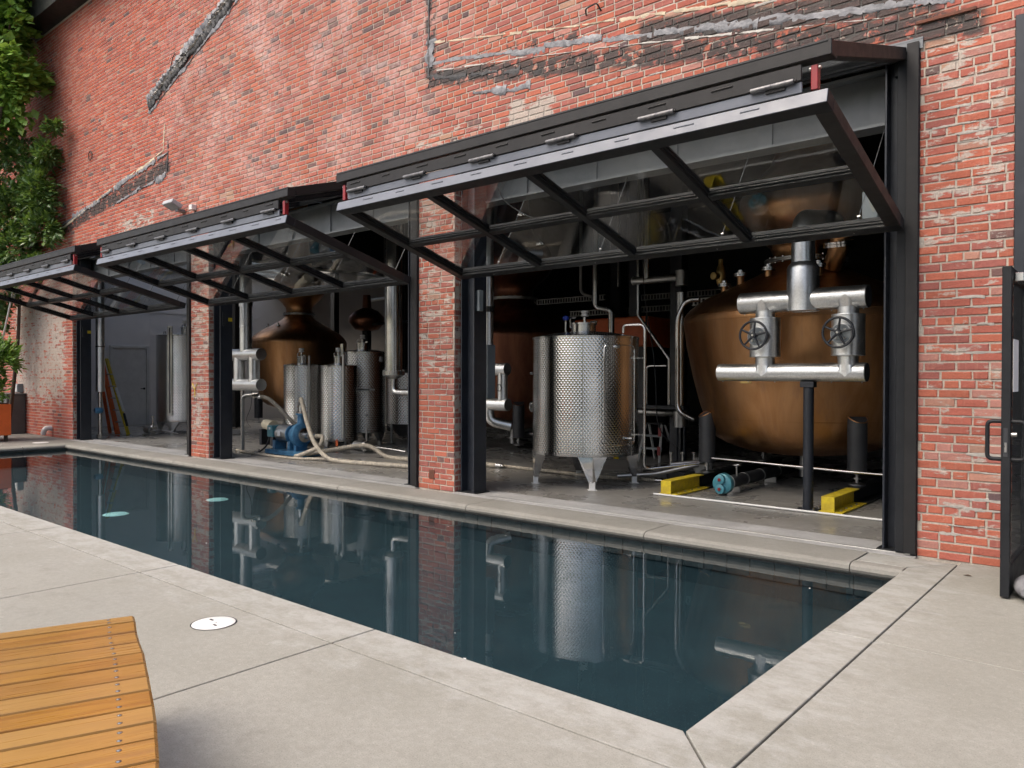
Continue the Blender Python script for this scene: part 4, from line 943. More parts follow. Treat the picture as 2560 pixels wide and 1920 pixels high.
def tank(label, cx, cy, r, z0, z1, mat, legs=4, leg0=45, cone=.06, group=None, gauge=None, name='steel_tank'):
    root = thing(name, label, 'tank', (cx, cy, 0), group)
    MB().lathe([(r, z0+.03), (r, z1-.03)], (cx, cy, 0), 96, cap=False).build('jacket', mat, root, 40)
    top = MB().lathe([(r, z1-.03), (r+.006, z1-.03), (r+.006, z1-.006), (r, z1), (r*.55, z1+cone*.62), (.0, z1+cone)], (cx, cy, 0), 96, cap=False).build('top', STEEL, root, 30)
    MB().lathe([(0, z0-.02), (r*.6, z0-.015), (r, z0), (r+.008, z0+.004), (r+.008, z0+.03), (r, z0+.03)], (cx, cy, 0), 96, cap=False).build('bottom_ring', STEEL, root, 30)
    MB().box(-.006, .006, -.003, .003, z0+.035, z1-.035).move(Matrix.Translation((cx+r*math.cos(R(-58)), cy+r*math.sin(R(-58)), 0)) @ Matrix.Rotation(R(32), 4, 'Z')).build('seam', STEEL, root)
    for i in range(legs):
        a = R(leg0+360/legs*i); m_ = Matrix.Translation((cx, cy, 0)) @ Matrix.Rotation(a, 4, 'Z')
        w1, w0, ri = min(.19, r*.32), .045, r*.93; zt, zf = z0+.03, .09 if z0 > .2 else .03
        # tapering folded leg: outer face and two cheeks, then a square foot
        ro = r+.003; out0 = ro*math.cos(math.asin(w1/ro))
        vs = [(out0, -w1, zt), (ro, 0, zt), (out0, w1, zt), (ro-.02, -w0, zf), (ro-.01, 0, zf), (ro-.02, w0, zf), (ri-.12, -w1*.8, zt-.01), (ri-.12, w1*.8, zt-.01), (ri-.03, -w0, zf), (ri-.03, w0, zf)]
        fs = [(0, 1, 4, 3), (1, 2, 5, 4), (0, 3, 8, 6), (2, 7, 9, 5), (6, 8, 9, 7), (3, 4, 5, 9, 8)]
        lg = MB().add([m_ @ Vector(v) for v in vs], fs).build('leg', mat if z0 > .3 else STEELDULL, root)
        MB().bev(ro-.075, ro-.012, -.035, .035, .008, zf+.01, .003).bev(ro-.1, ro+.012, -.055, .055, .0, .008, .002).move(m_).build('foot', PLASTICW if z0 > .3 else STEELDULL, lg)
    return root, top
def at_ang(cx, cy, r, deg, z): return Vector((cx+r*math.cos(R(deg)), cy+r*math.sin(R(deg)), z))
T1, _ = tank('big dimpled stainless tank on four tapered legs in the right-hand opening', -5.70, 1.70, .68, .40, 1.88, DIMPLE, 4, -47.5, .09)
nk = manway(T1, -5.80, 1.80, 1.95, .16)
MB().lathe([(.012, 1.92), (.012, 2.12)], (-6.03, 1.72, 0), 10).build('stem', STEEL, nk, 40); MB().lathe([(.03, 2.12), (.042, 2.135), (.042, 2.165), (.02, 2.18)], (-6.03, 1.72, 0), 14).build('blue_knob', simple('blue_plastic', (.02,.06,.5), (.015,.05,.4), 8, .35), nk, 40)
# raised heat-exchange panel: rounded frame of weld bead on the right of the jacket
pan = []
for (a, z) in ((-36, .58), (-36, 1.72), (-34, 1.76), (4, 1.76), (8, 1.72), (8, .58), (4, .54), (-34, .54)): pan.append((a, z))
pp = []
for i in range(len(pan)):
    (a0, z0_), (a1, z1_) = pan[i], pan[(i+1) % len(pan)]
    for k in range(10): pp.append(at_ang(-5.70, 1.70, .683, a0+(a1-a0)*k/10, z0_+(z1_-z0_)*k/10))
MB().tube(pp, .007, 6, closed=True).build('panel_bead', STEEL, T1, 60)
q = at_ang(-5.70, 1.70, .68, -22, 1.74); MB().cyl(q, q+Vector((.05, -.03, 0)), .018, 12).build('sample_port', STEEL, T1, 40)
q = at_ang(-5.70, 1.70, .68, -6, .62); MB().cyl(q, q+Vector((.07, 0, 0)), .014, 12).build('sample_port', STEEL, T1, 40)
for z in (1.42, .95, .62):
    q = at_ang(-5.70, 1.70, .68, 205, z); MB().cyl(q, q+Vector((-.05, -.02, 0)), .02, 12).build('side_port', STEEL, T1, 40)
MB().lathe([(0, -.06), (.07, -.06), (.075, -.05), (.075, .0)], (0, 0, 0), 24).move(Matrix.Translation(at_ang(-5.7, 1.7, .68, 200, .98)) @ Matrix.Rotation(R(20), 4, 'Z') @ Matrix.Rotation(R(90), 4, 'Y')).build('side_manway', STEEL, T1, 40)
MB().bev(-5.28, -5.20, 1.20, 1.205, .355, .395, .001).move(Matrix.Translation((.06, .42, 0))).build('yellow_label', YELLOW, T1)
q0 = at_ang(-5.70, 1.70, .5, 18, 1.93); q1 = at_ang(-5.70, 1.70, .76, 14, 0)
MB().tube(bend([q0, (q0.x, q0.y, 2.03), (q1.x+.03, q1.y, 2.03), (q1.x+.03, q1.y, .22), (q1.x+.55, q1.y+.45, .30)], .085, 8), .019, 14).build('overflow_pipe', STEEL, T1, 50)
for z in (.64, 1.6): MB().bev(q1.x-.08, q1.x+.05, q1.y-.008, q1.y+.008, z, z+.02, .001).build('pipe_bracket', STEEL, T1)
G2 = 'slim tanks behind the blue pump'
T2, _ = tank('left one of two slim dimpled tanks behind the blue pump', -13.12, 2.52, .36, .15, 1.60, DIMPLES, 3, 30, .05, G2); manway(T2, -13.08, 2.48, 1.635, .09, sc=1.1)
T3, _ = tank('right one of two slim dimpled tanks behind the blue pump, yellow dot low', -12.03, 2.60, .345, .15, 1.585, DIMPLES, 3, 30, .05, G2); manway(T3, -12.0, 2.56, 1.62, .09, sc=1.1)
for T_, cx in ((T2, -13.10), (T3, -12.03)):
    MB().bev(cx+.34, cx+.385, 2.40, 2.43, .2, 1.78, .003).build('level_gauge', STEELDULL, T_)
q = at_ang(-12.03, 2.60, .349, 226, .24); MB().lathe([(.03, 0), (.03, .004)], (0, 0, 0), 16).move(Matrix.Translation(q) @ Matrix.Rotation(R(-44), 4, 'Z') @ Matrix.Rotation(R(90), 4, 'X')).build('yellow_dot', YELLOW, T3, 40)
MB().bev(-11.79, -11.72, 2.33, 2.336, .07, .19, .001).build('orange_tag', ORANGE, T3)
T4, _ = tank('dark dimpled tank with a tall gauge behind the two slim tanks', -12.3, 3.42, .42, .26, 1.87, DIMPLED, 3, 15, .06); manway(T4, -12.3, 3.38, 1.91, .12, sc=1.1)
MB().bev(-12.44, -12.36, 2.93, 2.96, 1.55, 2.02, .004).build('level_gauge', STEEL, T4)
MB().tube(bend([(-12.2, 3.0, .28), (-12.2, 2.97, .30), (-12.2, 2.97, 1.1), (-11.9, 3.0, 1.12), (-11.6, 3.1, 1.12)], .04), .016, 10).build('side_pipe', STEELDULL, T4, 50)
for z in (.62, 1.12): MB().tube([(-11.92, 3.2, z), (-11.85, 3.1, z), (-11.7, 3.05, z)], .014, 8).build('sample_valve', STEEL, T4, 50)
T5 = thing('cone_tank', 'cone-bottomed dimpled tank in shadow left of the right brick pier', 'tank', (-12.35, 4.6, 0))
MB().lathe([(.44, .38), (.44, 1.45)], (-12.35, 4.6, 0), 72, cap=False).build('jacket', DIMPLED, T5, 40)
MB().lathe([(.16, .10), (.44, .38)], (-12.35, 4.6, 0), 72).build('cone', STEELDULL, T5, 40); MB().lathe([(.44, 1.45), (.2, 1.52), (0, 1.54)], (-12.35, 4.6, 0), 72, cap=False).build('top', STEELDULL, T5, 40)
for i in range(3): q = at_ang(-12.35, 4.6, .42, 30+120*i, 0); MB().cyl((q.x, q.y, 0), (q.x, q.y, .5), .025, 12).build('leg', STEELDULL, T5, 40)
T6, _ = tank('tall dimpled tank with a long gauge channel by the white door', -18.22, 2.60, .58, .29, 2.36, DIMPLES, 4, 40, .06); manway(T6, -17.9, 2.52, 2.4, .10, sc=1.2)
q = at_ang(-18.22, 2.60, .59, -52, 0)
gg = MB().bev(-.055, .055, -.035, .0, .44, 2.55, .004).move(Matrix.Translation(q) @ Matrix.Rotation(R(38), 4, 'Z')).build('level_gauge', STEEL, T6)
MB().bev(-.012, .012, -.042, -.036, .5, 2.5, .001).move(Matrix.Translation(q) @ Matrix.Rotation(R(38), 4, 'Z')).build('sight_glass', CHARCOAL, gg)
q = at_ang(-18.22, 2.60, .5, 205, 2.37); MB().tube([q+Vector((-.06, 0, 0)), q+Vector((-.04, 0, .09)), q+Vector((.04, 0, .09)), q+Vector((.06, 0, 0))], .014, 8).build('lifting_lug', STEEL, T6, 50)
# condenser column and its elbow
cc = thing('condenser_column', 'upright stainless column with bolted flange beside the right brick pier', 'column', (-9.78, 2.0, 1.3))
MB().lathe([(.145, 1.46), (.145, 6.25)], (-9.78, 2.0, 0), 48).build('shell', STEEL, cc, 40)
MB().lathe([(.145, 1.43), (.185, 1.43), (.185, 1.46), (.145, 1.462)], (-9.78, 2.0, 0), 48, cap=False).lathe([(.14, 1.405), (.185, 1.40), (.185, 1.427), (.14, 1.428)], (-9.78, 2.0, 0), 48, cap=False).build('flange', STEEL, cc, 40)
for i in range(14): q = at_ang(-9.78, 2.0, .168, i*360/14, 0); MB().lathe([(.009, 1.385), (.009, 1.478)], (q.x, q.y, 0), 6).build('bolt', STEELDULL, cc)
MB().lathe([(.03, 1.33), (.09, 1.345), (.13, 1.375), (.14, 1.405)], (-9.78, 2.0, 0), 48, cap=False).build('dished_end', STEELDULL, cc, 50)
MB().tube(bend([(-9.78, 2.0, 1.34), (-9.78, 2.0, 1.11), (-9.55, 2.03, 1.11)], .09), .05, 20).tube([(-9.56, 2.03, 1.11), (-8.4, 2.1, 1.11)], .062, 20).build('elbow', STEEL, cc, 40)
MB().bev(-9.96, -9.9, 1.84, 1.87, 1.62, 1.70, .003).build('black_tag', CHARCOAL, cc)
lr = thing('drop_pipe', 'tall bright stainless pipe standing just inside the leftmost opening', 'pipe', (-17.68, .47, 0))
MB().lathe([(.09, 1.03), (.09, 6.25)], (-17.69, .50, 0), 32).build('clad_length', CLAD, lr, 40); MB().lathe([(.042, .02), (.042, 1.03)], (-17.68, .49, 0), 20).build('bare_length', STEEL, lr, 40)
MB().lathe([(.0915, 2.0), (.0935, 2.01), (.0915, 2.02)], (-17.69, .5, 0), 32, cap=False).build('band', RUBBER, lr, 40)
MB().lathe([(.05, -.09), (.065, -.06), (.065, .04), (.05, .07)], (-17.66, .46, .62), 20, 'y').build('blue_valve', BLUE, lr, 40)
MB().bev(-17.72, -17.64, .43, .52, .0, .10, .004).build('shoe', STEELDULL, lr)

# ------------------------------------------------------------------ blue pump on its skid
pu = thing('transfer_pump', 'blue centrifugal pump with grey motor on a blue skid', 'pump', (-11.6, 1.3, 0))
ax = (1.0, .0)                                     # pump axis runs along the wall
y, z = 1.30, .36
MB().bev(-12.17, -11.02, 1.08, 1.52, .01, .085, .005).build('skid', BLUE, pu)
MB().tube([(-11.98, y, z), (-11.97, y, z), (-11.66, y, z), (-11.65, y, z)], [.145, .155, .155, .145], 32).build('motor', STEELDULL, pu, 40)
mt = MB().bev(-12.16, -11.99, 1.12, 1.40, .30, .50, .008).build('terminal_box', TEAL, pu); MB().box(-12.10, -12.05, 1.117, 1.12, .43, .47).build('label_plate', PAPER, mt)
MB().box(-11.86, -11.78, y-.165, y-.158, .33, .41).build('rating_plate', PAPER, pu); MB().tube([(-11.85+.025*math.cos(i*.63), y, .535+.025*math.sin(i*.63)) for i in range(10)], .006, 6, closed=True).build('lifting_eye', STEELDULL, pu, 50)
MB().lathe([(.15, -11.648), (.16, -11.64), (.16, -11.61), (.12, -11.60), (.115, -11.52), (.15, -11.51), (.15, -11.47)], (0, y, z), 32, 'x').build('bearing_frame', BLUE, pu, 40)
MB().lathe([(.15, -11.468), (.20, -11.45), (.215, -11.40), (.205, -11.34), (.16, -11.31), (.09, -11.30)], (0, y, z), 40, 'x').build('volute', BLUE, pu, 40)
nz = MB().lathe([(.085, .50), (.06, .56), (.055, .66), (.06, .70), (.085, .705), (.085, .73)], (-11.39, y, 0), 28).build('discharge_neck', BLUE, pu, 40)
MB().lathe([(.08, .731), (.08, .75), (.055, .77), (.05, .86), (.06, .865), (.06, .885)], (-11.39, y, 0), 24).build('discharge_coupling', STEEL, nz, 40)
MB().lathe([(.125, -11.299), (.125, -11.27), (.06, -11.26), (.055, -11.14), (.07, -11.135), (.07, -11.11), (.045, -11.10), (.045, -11.03)], (0, y, z), 28, 'x').build('suction_coupling', STEEL, pu, 40)
for a, b in ((-12.08, -12.0), (-11.62, -11.55), (-11.44, -11.36)): MB().bev(a, b, y-.12, y+.12, .086, .24, .006).build('pedestal', BLUE, pu)
for i in range(8):
    a = R(45*i+20); MB().lathe([(.012, -11.475), (.012, -11.435)], (0, y+.175*math.cos(a), z+.175*math.sin(a)), 6, 'x').build('volute_bolt', BLUE, pu)
MB().tube(smoothpath([(-12.1, 1.14, .30), (-12.08, 1.06, .15), (-12.2, 1.02, .05), (-12.4, 1.1, .02), (-12.7, 1.3, .015)], 8), .016, 8).build('motor_cable', RUBBER, pu, 60)

# ------------------------------------------------------------------ hoses
def hose(name, label, pts, r, loc, ends=True):
    o = thing(name, label, 'hose', loc, 'cream hoses on the floor')
    MB().tube(smoothpath(pts, 10), r, 14).build('hose', HOSE, o, 60)
    for e, f in ((0, 1), (-1, -2)):
        if not ends: break
        a, b = Vector(pts[e]), Vector(pts[f]); d = (b-a).normalized()
        MB().tube([a-d*.06, a-d*.03, a-d*.029, a+d*.06], [r*.8, r*.8, r*1.12, r*1.12], 14).build('coupling', STEEL, o, 40)
    return o
h1 = .036
hose('suction_hose', 'thick cream hose looping from the pump along the floor to the pier', [(-11.0, 1.30, .36), (-10.75, 1.28, .35), (-10.65, 1.12, .2), (-10.95, .98, .06), (-11.1, 1.05, h1), (-10.8, 1.5, .12), (-10.3, 1.85, .20), (-9.9, 1.95, h1), (-9.3, 1.9, h1), (-8.6, 2.05, h1), (-7.6, 2.2, h1)], h1, (-10.5, 1.2, 0))
hose('discharge_hose', 'thick cream hose dropping from the pump top and running to the pier', [(-11.36, 1.27, .91), (-11.3, 1.24, .98), (-11.2, 1.2, .9), (-10.95, 1.12, .6), (-10.6, 1.02, .28), (-10.2, .98, .07), (-9.8, 1.0, h1), (-9.2, 1.1, h1), (-8.4, 1.28, h1), (-7.5, 1.5, h1)], h1, (-9.8, 1.0, 0))
hose('floor_hose', 'thin cream hose lying along the sill in front of the pump', [(-13.0, 1.0, .022), (-12.4, .88, .022), (-11.6, .83, .022), (-10.9, .85, .022), (-10.5, 1.0, .03), (-10.2, 1.12, .03), (-9.7, 1.2, .022), (-9.3, 1.28, .022)], .022, (-11, .9, 0))
hose('standpipe_hose', 'cream hose arching from the standpipe down behind the pump motor', [(-12.45, 1.15, 1.0), (-12.2, 1.18, .97), (-11.95, 1.3, .75), (-11.85, 1.5, .5), (-11.8, 1.75, .25), (-11.6, 2.0, h1)], .034, (-12.2, 1.2, 0))
stp = thing('standpipe', 'stainless standpipe with a bend, left of the blue pump', 'pipe', (-12.75, 1.0, 0))
MB().tube(bend([(-12.76, 1.0, .0), (-12.76, 1.0, 1.02), (-12.5, 1.12, 1.03)], .1, 8), .034, 16).build('pipe', STEELDULL, stp, 40); MB().cyl((-12.56, 1.08, 1.03), (-12.47, 1.14, 1.03), .045, 16).build('clamp', STEEL, stp, 40); MB().lathe([(.09, 0), (.09, .01)], (-12.76, 1.0, 0), 20).build('foot_plate', STEELDULL, stp, 40)
hose('wash_hose', 'thin cream hose on the floor behind the big dimpled tank', [(-7.9, 2.3, .025), (-7.2, 2.25, .025), (-6.5, 2.2, .03), (-5.9, 2.15, .03), (-5.0, 2.4, .025)], .025, (-6.5, 2.2, 0))

# ------------------------------------------------------------------ floor-level equipment of the right bay
hx_ = thing('heat_exchanger', 'blue-headed tubular heat exchanger lying on the floor under the still', 'heat exchanger', (-4.0, 2.3, 0))
p0, p1 = Vector((-3.90, 1.98, .135)), Vector((-3.93, 4.6, .135)); d_ = (p1-p0).normalized()
MB().tube([p0+d_*.02, p1], .075, 28).build('shell', CHARCOAL, hx_, 40)
for k in (.03, .5, 1.0, 1.55): MB().tube([p0+d_*k, p0+d_*(k+.03)], .079, 28).build('band', STEELDULL, hx_, 40)
MB().tube([p0+d_*.01, p0+d_*.05], .095, 28).build('flange', PLASTICW, hx_, 40)
m_ = Matrix.Translation(p0) @ (d_.to_track_quat('X', 'Z').to_matrix().to_4x4())
hd = MB().lathe([(.02, -.13), (.085, -.125), (.115, -.10), (.12, -.03), (.10, .0)], (0, 0, 0), 32, 'x').move(m_).build('blue_head', TEAL, hx_, 40)
for s_ in (-1, 1): MB().lathe([(.045, -.17), (.055, -.165), (.055, -.12)], (0, 0, .055*s_), 20, 'x').move(m_).build('port', TEAL, hd, 40); MB().lathe([(.02, -.18), (.02, -.165)], (0, 0, .055*s_), 6, 'x').move(m_).build('plug', RED, hd)
for k in (.25, 1.4): q = p0+d_*k; MB().bev(q.x-.08, q.x+.08, q.y-.02, q.y+.02, 0, .07, .003).build('saddle', STEELDULL, hx_)
q = p0+d_*.2; MB().cyl((q.x+.05, q.y, .2), (q.x+.05, q.y, .33), .012, 10).build('vent', STEELDULL, hx_, 40); MB().tube([(q.x+.05+.05*math.cos(i), q.y+.05*math.sin(i), .33) for i in (0, 1, 2.1, 3.1, 4.2, 5.2)], .006, 6, closed=True).build('vent_wheel', STEELDULL, hx_, 60)
def pipe1(label, pts, r, mat=STEEL, name='floor_pipe', br=.06, group='interior pipes'):
    o = MB().tube(bend(pts, br), r, 12).build(name, mat, None, 50); P = Vector(pts[0]); place(o, (P.x, P.y, min(p[2] for p in pts)-r)); return tag(o, label, 'pipe', group)
pipe1('thin white pipe on the floor in front of the yellow beam ends', [(-4.52, 1.40, .014), (-1.66, 1.36, .014)], .012, PLASTICW)
pipe1('stainless pipe running level behind the legs of the big still', [(-4.3, 2.46, .36), (-2.6, 2.30, .34), (-1.2, 2.2, .34)], .014, STEEL)
pipe1('dark pipe sloping from the floor valves toward the dimpled tank', [(-4.55, 2.6, .25), (-5.0, 2.3, .12), (-5.4, 2.0, .09)], .03, STEELDULL)
vv = thing('floor_valve_set', 'small cluster of valves and fittings by the left beam of the still', 'valves', (-4.8, 2.7, 0))
MB().bev(-5.02, -4.75, 2.6, 2.9, .0, .12, .006).build('pump_block', CHARCOAL, vv); MB().cyl((-4.95, 2.6, .22), (-4.6, 2.85, .26), .035, 14).build('body', STEELDULL, vv, 40)
for k in range(3): MB().lathe([(.016, .2), (.016, .36), (.03, .365), (.03, .385)], (-4.95+.12*k, 2.6+.09*k, 0), 12).build('stem', STEEL, vv, 40)
bk = MB().lathe([(.11, .0), (.13, .27), (.135, .28)], (-4.72, 3.05, 0), 28).build('bucket', PLASTICW, None, 40); tag(place(bk, (-4.72, 3.05, 0)), 'white plastic bucket on the floor beside the valves', 'bucket')
sl = thing('step_ladder', 'small white step ladder with red stickers beside the dimpled tank', 'step ladder', (-6.35, 4.65, 0))
for sx in (-.18, .18):
    for (y0, y1) in ((4.42, 4.60), (4.98, 4.68)):
        a, b = Vector((-6.35+sx*1.1, y0, .0)), Vector((-6.35+sx*.8, y1, .62)); MB().tube([a, b], .022, 4).build('rail', PLASTICW, sl)
for k, z in enumerate((.2, .4, .6)): MB().bev(-6.35-.17, -6.35+.17, 4.46+.06*k, 4.58+.06*k, z, z+.03, .004).build('step', GREYBOX if k < 2 else BLACK, sl)
for z in (.1, .4): MB().box(-6.185, -6.13, 4.40+.1*z, 4.404+.1*z, z+.02, z+.16).build('red_sticker', RED, sl)

# ------------------------------------------------------------------ frame and pipes behind, right and middle bays
def post(label, x, y, w_, z1, mat=BASEPLASTER):
    o = MB().bev(x-w_/2, x+w_/2, y-w_/2, y+w_/2, .0, z1, .005).build('steel_post', mat); return tag(place(o, (x, y, 0)), label, 'post', 'dark posts inside')
post('dark square post right of the dimpled tank, behind the sloping pipe', -5.86, 4.5, .2, 6.25, NAVY); post('dark square post behind the vent of the dimpled tank', -9.2, 8.0, .26, 6.25); post('dark post seen left of the sight glass column', -7.2, 5.4, .16, 6.25, NAVY)
pipe1('bright pipe with an offset, hanging above the dimpled tank', [(-7.3, 4.3, 6.2), (-7.3, 4.3, 2.55), (-7.05, 4.4, 2.5), (-7.05, 4.4, 1.6)], .055, STEEL, 'drop_pipe', .08)
pipe1('thin pipe with a slanting middle, right of the dimpled tank', [(-6.3, 4.0, 6.2), (-6.3, 4.0, 2.35), (-5.75, 4.0, 1.65), (-5.75, 4.0, .95)], .024, STEEL, 'drop_pipe', .03)
pipe1('hooked thin pipe beside the slanting pipe', [(-6.2, 4.1, .95), (-6.2, 4.1, 1.55), (-5.85, 4.1, 1.55)], .022, STEEL, 'drop_pipe', .08)
pipe1('thin pipe with a bottom hook high behind the dimpled tank', [(-8.1, 5.0, 6.2), (-8.1, 5.0, 2.9), (-7.8, 5.0, 2.8)], .03, STEELDULL, 'drop_pipe', .1)
pipe1('thin straight pipe hanging beside the offset pipe', [(-7.05, 4.6, 6.2), (-7.05, 4.6, 2.9)], .016, STEEL, 'drop_pipe')
pipe1('level pipe with an elbow low beside the dark post', [(-6.9, 4.2, .82), (-5.95, 4.2, .82), (-5.6, 4.3, .82)], .06, STEELDULL, 'level_pipe', .05)
sg = thing('sight_column', 'upright steel sight glass column left of the big still', 'column', (-5.55, 4.0, 0))
MB().lathe([(.075, .95), (.075, 2.65)], (-5.55, 4.0, 0), 28).build('shell', STEEL, sg, 40); MB().lathe([(.09, 2.75), (.09, 2.98)], (-5.55, 4.0, 0), 28).build('cap', STEELDULL, sg, 40); MB().lathe([(.11, .62), (.11, .86)], (-5.55, 4.0, 0), 24).build('sump', STEELDULL, sg, 40)
MB().tube([(-6.35, 3.95, 2.88), (-5.6, 4.0, 2.88)], .06, 18).build('arm', STEELDULL, sg, 40); MB().lathe([(.065, 0), (.065, .01)], (-6.36, 3.95, 2.88), 20, 'x').build('arm_cap', PLASTICW, sg, 40); MB().bev(-6.3, -5.45, 3.9, 4.1, .885, .94, .004).build('shelf', NAVY, sg)
for k in (0, 1): MB().cyl((-5.55-.06*(1-2*k), 4.0, 0), (-5.55-.06*(1-2*k), 4.0, .62), .02, 10).build('leg', NAVY, sg, 40)
pipe1('riser pipe above the sight glass column arm', [(-6.12, 3.95, 6.2), (-6.12, 3.95, 2.9)], .055, STEEL, 'drop_pipe')
pipe1('thin black cable hanging in front of the dark post', [(-5.9, 3.4, 6.2), (-5.85, 3.4, 2.6), (-5.65, 3.4, 1.6), (-5.5, 3.2, .6), (-5.0, 3.0, .35)], .007, RUBBER, 'cable', .4)
# cable trays and orange machine at the back
def tray(label, x0, x1, y, z):
    o = thing('cable_tray', label, 'cable tray', (x0, y, z), 'cable trays'); MB().box(x0, x1, y, y+.02, z, z+.02).box(x0, x1, y, y+.02, z+.11, z+.13).build('side_rail', STEELDULL, o)
    n = int((x1-x0)/.075); r0 = MB().bev(0, .025, 0, .02, .021, .109, .002).build('rung', STEELDULL, o); r0.location = (0.02, 0, 0); r0.data.transform(Matrix.Translation((x0, y, z)))
    for k in range(1, n): c = r0.copy(); COL.objects.link(c); c.location = (.02+k*.075, 0, 0)
tray('upper cable tray left of the dark back post', -12.2, -9.55, 8.0, 3.1); tray('lower cable tray above the orange machine', -10.6, -7.6, 8.1, 2.78); tray('upper cable tray right of the dark back post', -9.0, -6.9, 8.2, 3.05); tray('cable tray behind the shoulder of the big still', -6.3, -3.9, 5.8, 2.62)
om = thing('orange_machine', 'orange cabinet machine in the dark behind the dimpled tank', 'machine', (-7.5, 5.4, 0))
MB().bev(-8.25, -6.72, 5.0, 5.9, 1.9, 2.42, .02).build('orange_hood', ORANGE, om); MB().bev(-8.2, -6.8, 5.05, 5.85, .05, 1.899, .01).build('base', CHARCOAL, om)
for x in (-8.25, -7.48, -6.75): MB().bev(x, x+.03, 4.985, 4.999, 1.9, 2.42, .002).build('hood_rib', BLACK, om)
# bits behind the middle bay
oc = thing('onion_head', 'dark copper onion-shaped head behind the middle still', 'copper head', (-15.9, 6.4, 0))
MB().lathe([(.05, 2.55), (.3, 2.6), (.46, 2.78), (.46, 2.92), (.3, 3.08), (.12, 3.16), (.1, 3.5)], (-15.9, 6.4, 0), 40).build('onion', COPPERD, oc, 50); MB().lathe([(.12, .0), (.12, 2.56)], (-15.9, 6.4, 0), 20).build('stand', BLACK, oc, 40)
for k, (x, y, w_) in enumerate(((-15.2, 6.6, .14), (-14.75, 6.7, .12), (-19.2, 4.6, .16), (-18.6, 7.4, .18))): post(['dark post beside the onion head', 'second dark post right of the onion head', 'dark post left of the middle still', 'dark post far behind the middle still'][k], x, y, w_, 6.25)
pipe1('level pipe high across the back of the middle bay', [(-17.2, 7.4, 3.5), (-12.4, 6.4, 3.5)], .05, STEELDULL, 'level_pipe')
pipe1('level thin pipe beside the onion head', [(-15.6, 6.3, 2.72), (-13.4, 6.1, 2.72)], .035, BLACK, 'level_pipe')
pipe1('upright pipe between the onion head and the steel column', [(-14.3, 6.2, .0), (-14.3, 6.2, 6.2)], .06, BLACK, 'drop_pipe'); pipe1('thin upright pipe right of the condenser column', [(-9.35, 2.3, 1.5), (-9.35, 2.3, 6.2)], .02, STEEL, 'drop_pipe'); pipe1('thin upright pipe left of the square clad loop', [(-14.3, 1.9, .9), (-14.3, 1.9, 6.2)], .035, STEEL, 'drop_pipe')
hx2 = thing('floor_cylinder', 'cream horizontal cylinder low behind the standpipe', 'cylinder', (-13.7, 2.4, 0))
MB().tube([(-13.9, 2.2, .40), (-13.25, 1.95, .40)], .105, 28).build('cover', CREAMPIPE, hx2, 40); MB().tube([(-14.2, 2.9, .34), (-12.9, 2.5, .34)], .12, 24).build('rear_shell', STEELDULL, hx2, 40)
for x in (-13.8, -13.4): MB().bev(x-.04, x+.04, 2.0, 2.2, .0, .31, .004).build('saddle', NAVY, hx2)
for (lb, x, y) in (('small steel pump on the floor right of the slim tanks', -11.0, 2.35), ('small steel pump on the floor by the orange ladder', -17.95, 1.72)):
    o = thing('small_pump', lb, 'pump', (x, y, 0), 'small steel pumps')
    MB().tube([(x-.22, y, .12), (x+.05, y, .12)], .085, 20).build('motor', STEELDULL, o, 40); MB().lathe([(.1, x+.052), (.11, x+.08), (.08, x+.13)], (0, y, .12), 24, 'x').build('head', STEEL, o, 40)
    MB().lathe([(.02, .2), (.02, .42), (.03, .425), (.03, .45)], (x+.09, y, 0), 12).build('outlet', STEEL, o, 40); MB().bev(x-.25, x+.16, y-.1, y+.1, .0, .03, .003).build('base', STEELDULL, o)
    MB().tube([(x+.12, y, .12), (x+.5, y+.1, .10), (x+.9, y+.2, .06)], .018, 10).build('pipe', STEEL, o, 40)

# ------------------------------------------------------------------ left bay: door, ladder
wd = thing('white_door', 'closed white door with a dark lever on the white inner wall', 'door', (-21.97, 2.97, 0))
MB().bev(-21.998, -21.955, 2.52, 3.42, .01, 2.14, .004).build('leaf', WHITE, wd)
for (a, b, c_, d) in ((2.44, 2.515, .0, 2.22), (3.425, 3.50, .0, 2.22), (2.516, 3.424, 2.145, 2.22)): MB().bev(-21.998, -21.935, a, b, c_, d, .004).build('frame', WHITE, wd)
hd = MB().lathe([(.03, -21.954), (.03, -21.945), (.012, -21.94), (.012, -21.90)], (0, 3.36, 1.02), 16, 'x').build('lever_handle', BLACK, wd, 40); MB().tube([(-21.9, 3.36, 1.02), (-21.9, 3.24, 1.02)], .010, 8).build('lever', BLACK, hd, 40)
ld = thing('ladder', 'orange and yellow fibreglass step ladder leaning in the leftmost opening', 'step ladder', (-18.9, 1.4, 0))
def rail(a, b, w_, t_, mat, nm='rail'):
    a, b = Vector(a), Vector(b); d = b-a; m_ = Matrix.Translation(a) @ d.to_track_quat('Z', 'X').to_matrix().to_4x4(); return MB().bev(-t_/2, t_/2, -w_/2, w_/2, 0, d.length, .004).move(m_).build(nm, mat, ld)
rail((-18.45, 1.42, 0), (-18.98, 1.15, 1.78), .09, .035, YELLOW); rail((-18.82, 1.36, 0), (-19.12, 1.12, 1.72), .09, .035, ORANGE); rail((-18.75, 1.28, 0), (-19.05, 1.06, 1.72), .08, .035, ORANGE); rail((-19.3, 1.36, 0), (-19.2, 1.1, 1.4), .08, .035, ORANGE)
for k in range(1, 6): z = .28*k; MB().bev(-18.52-.28*z/1.0*.55-.42, -18.52-.28*z/1.0*.55-.05, 1.30-.1*z, 1.36-.1*z, z, z+.025, .003).build('rung', STEELDULL, ld)
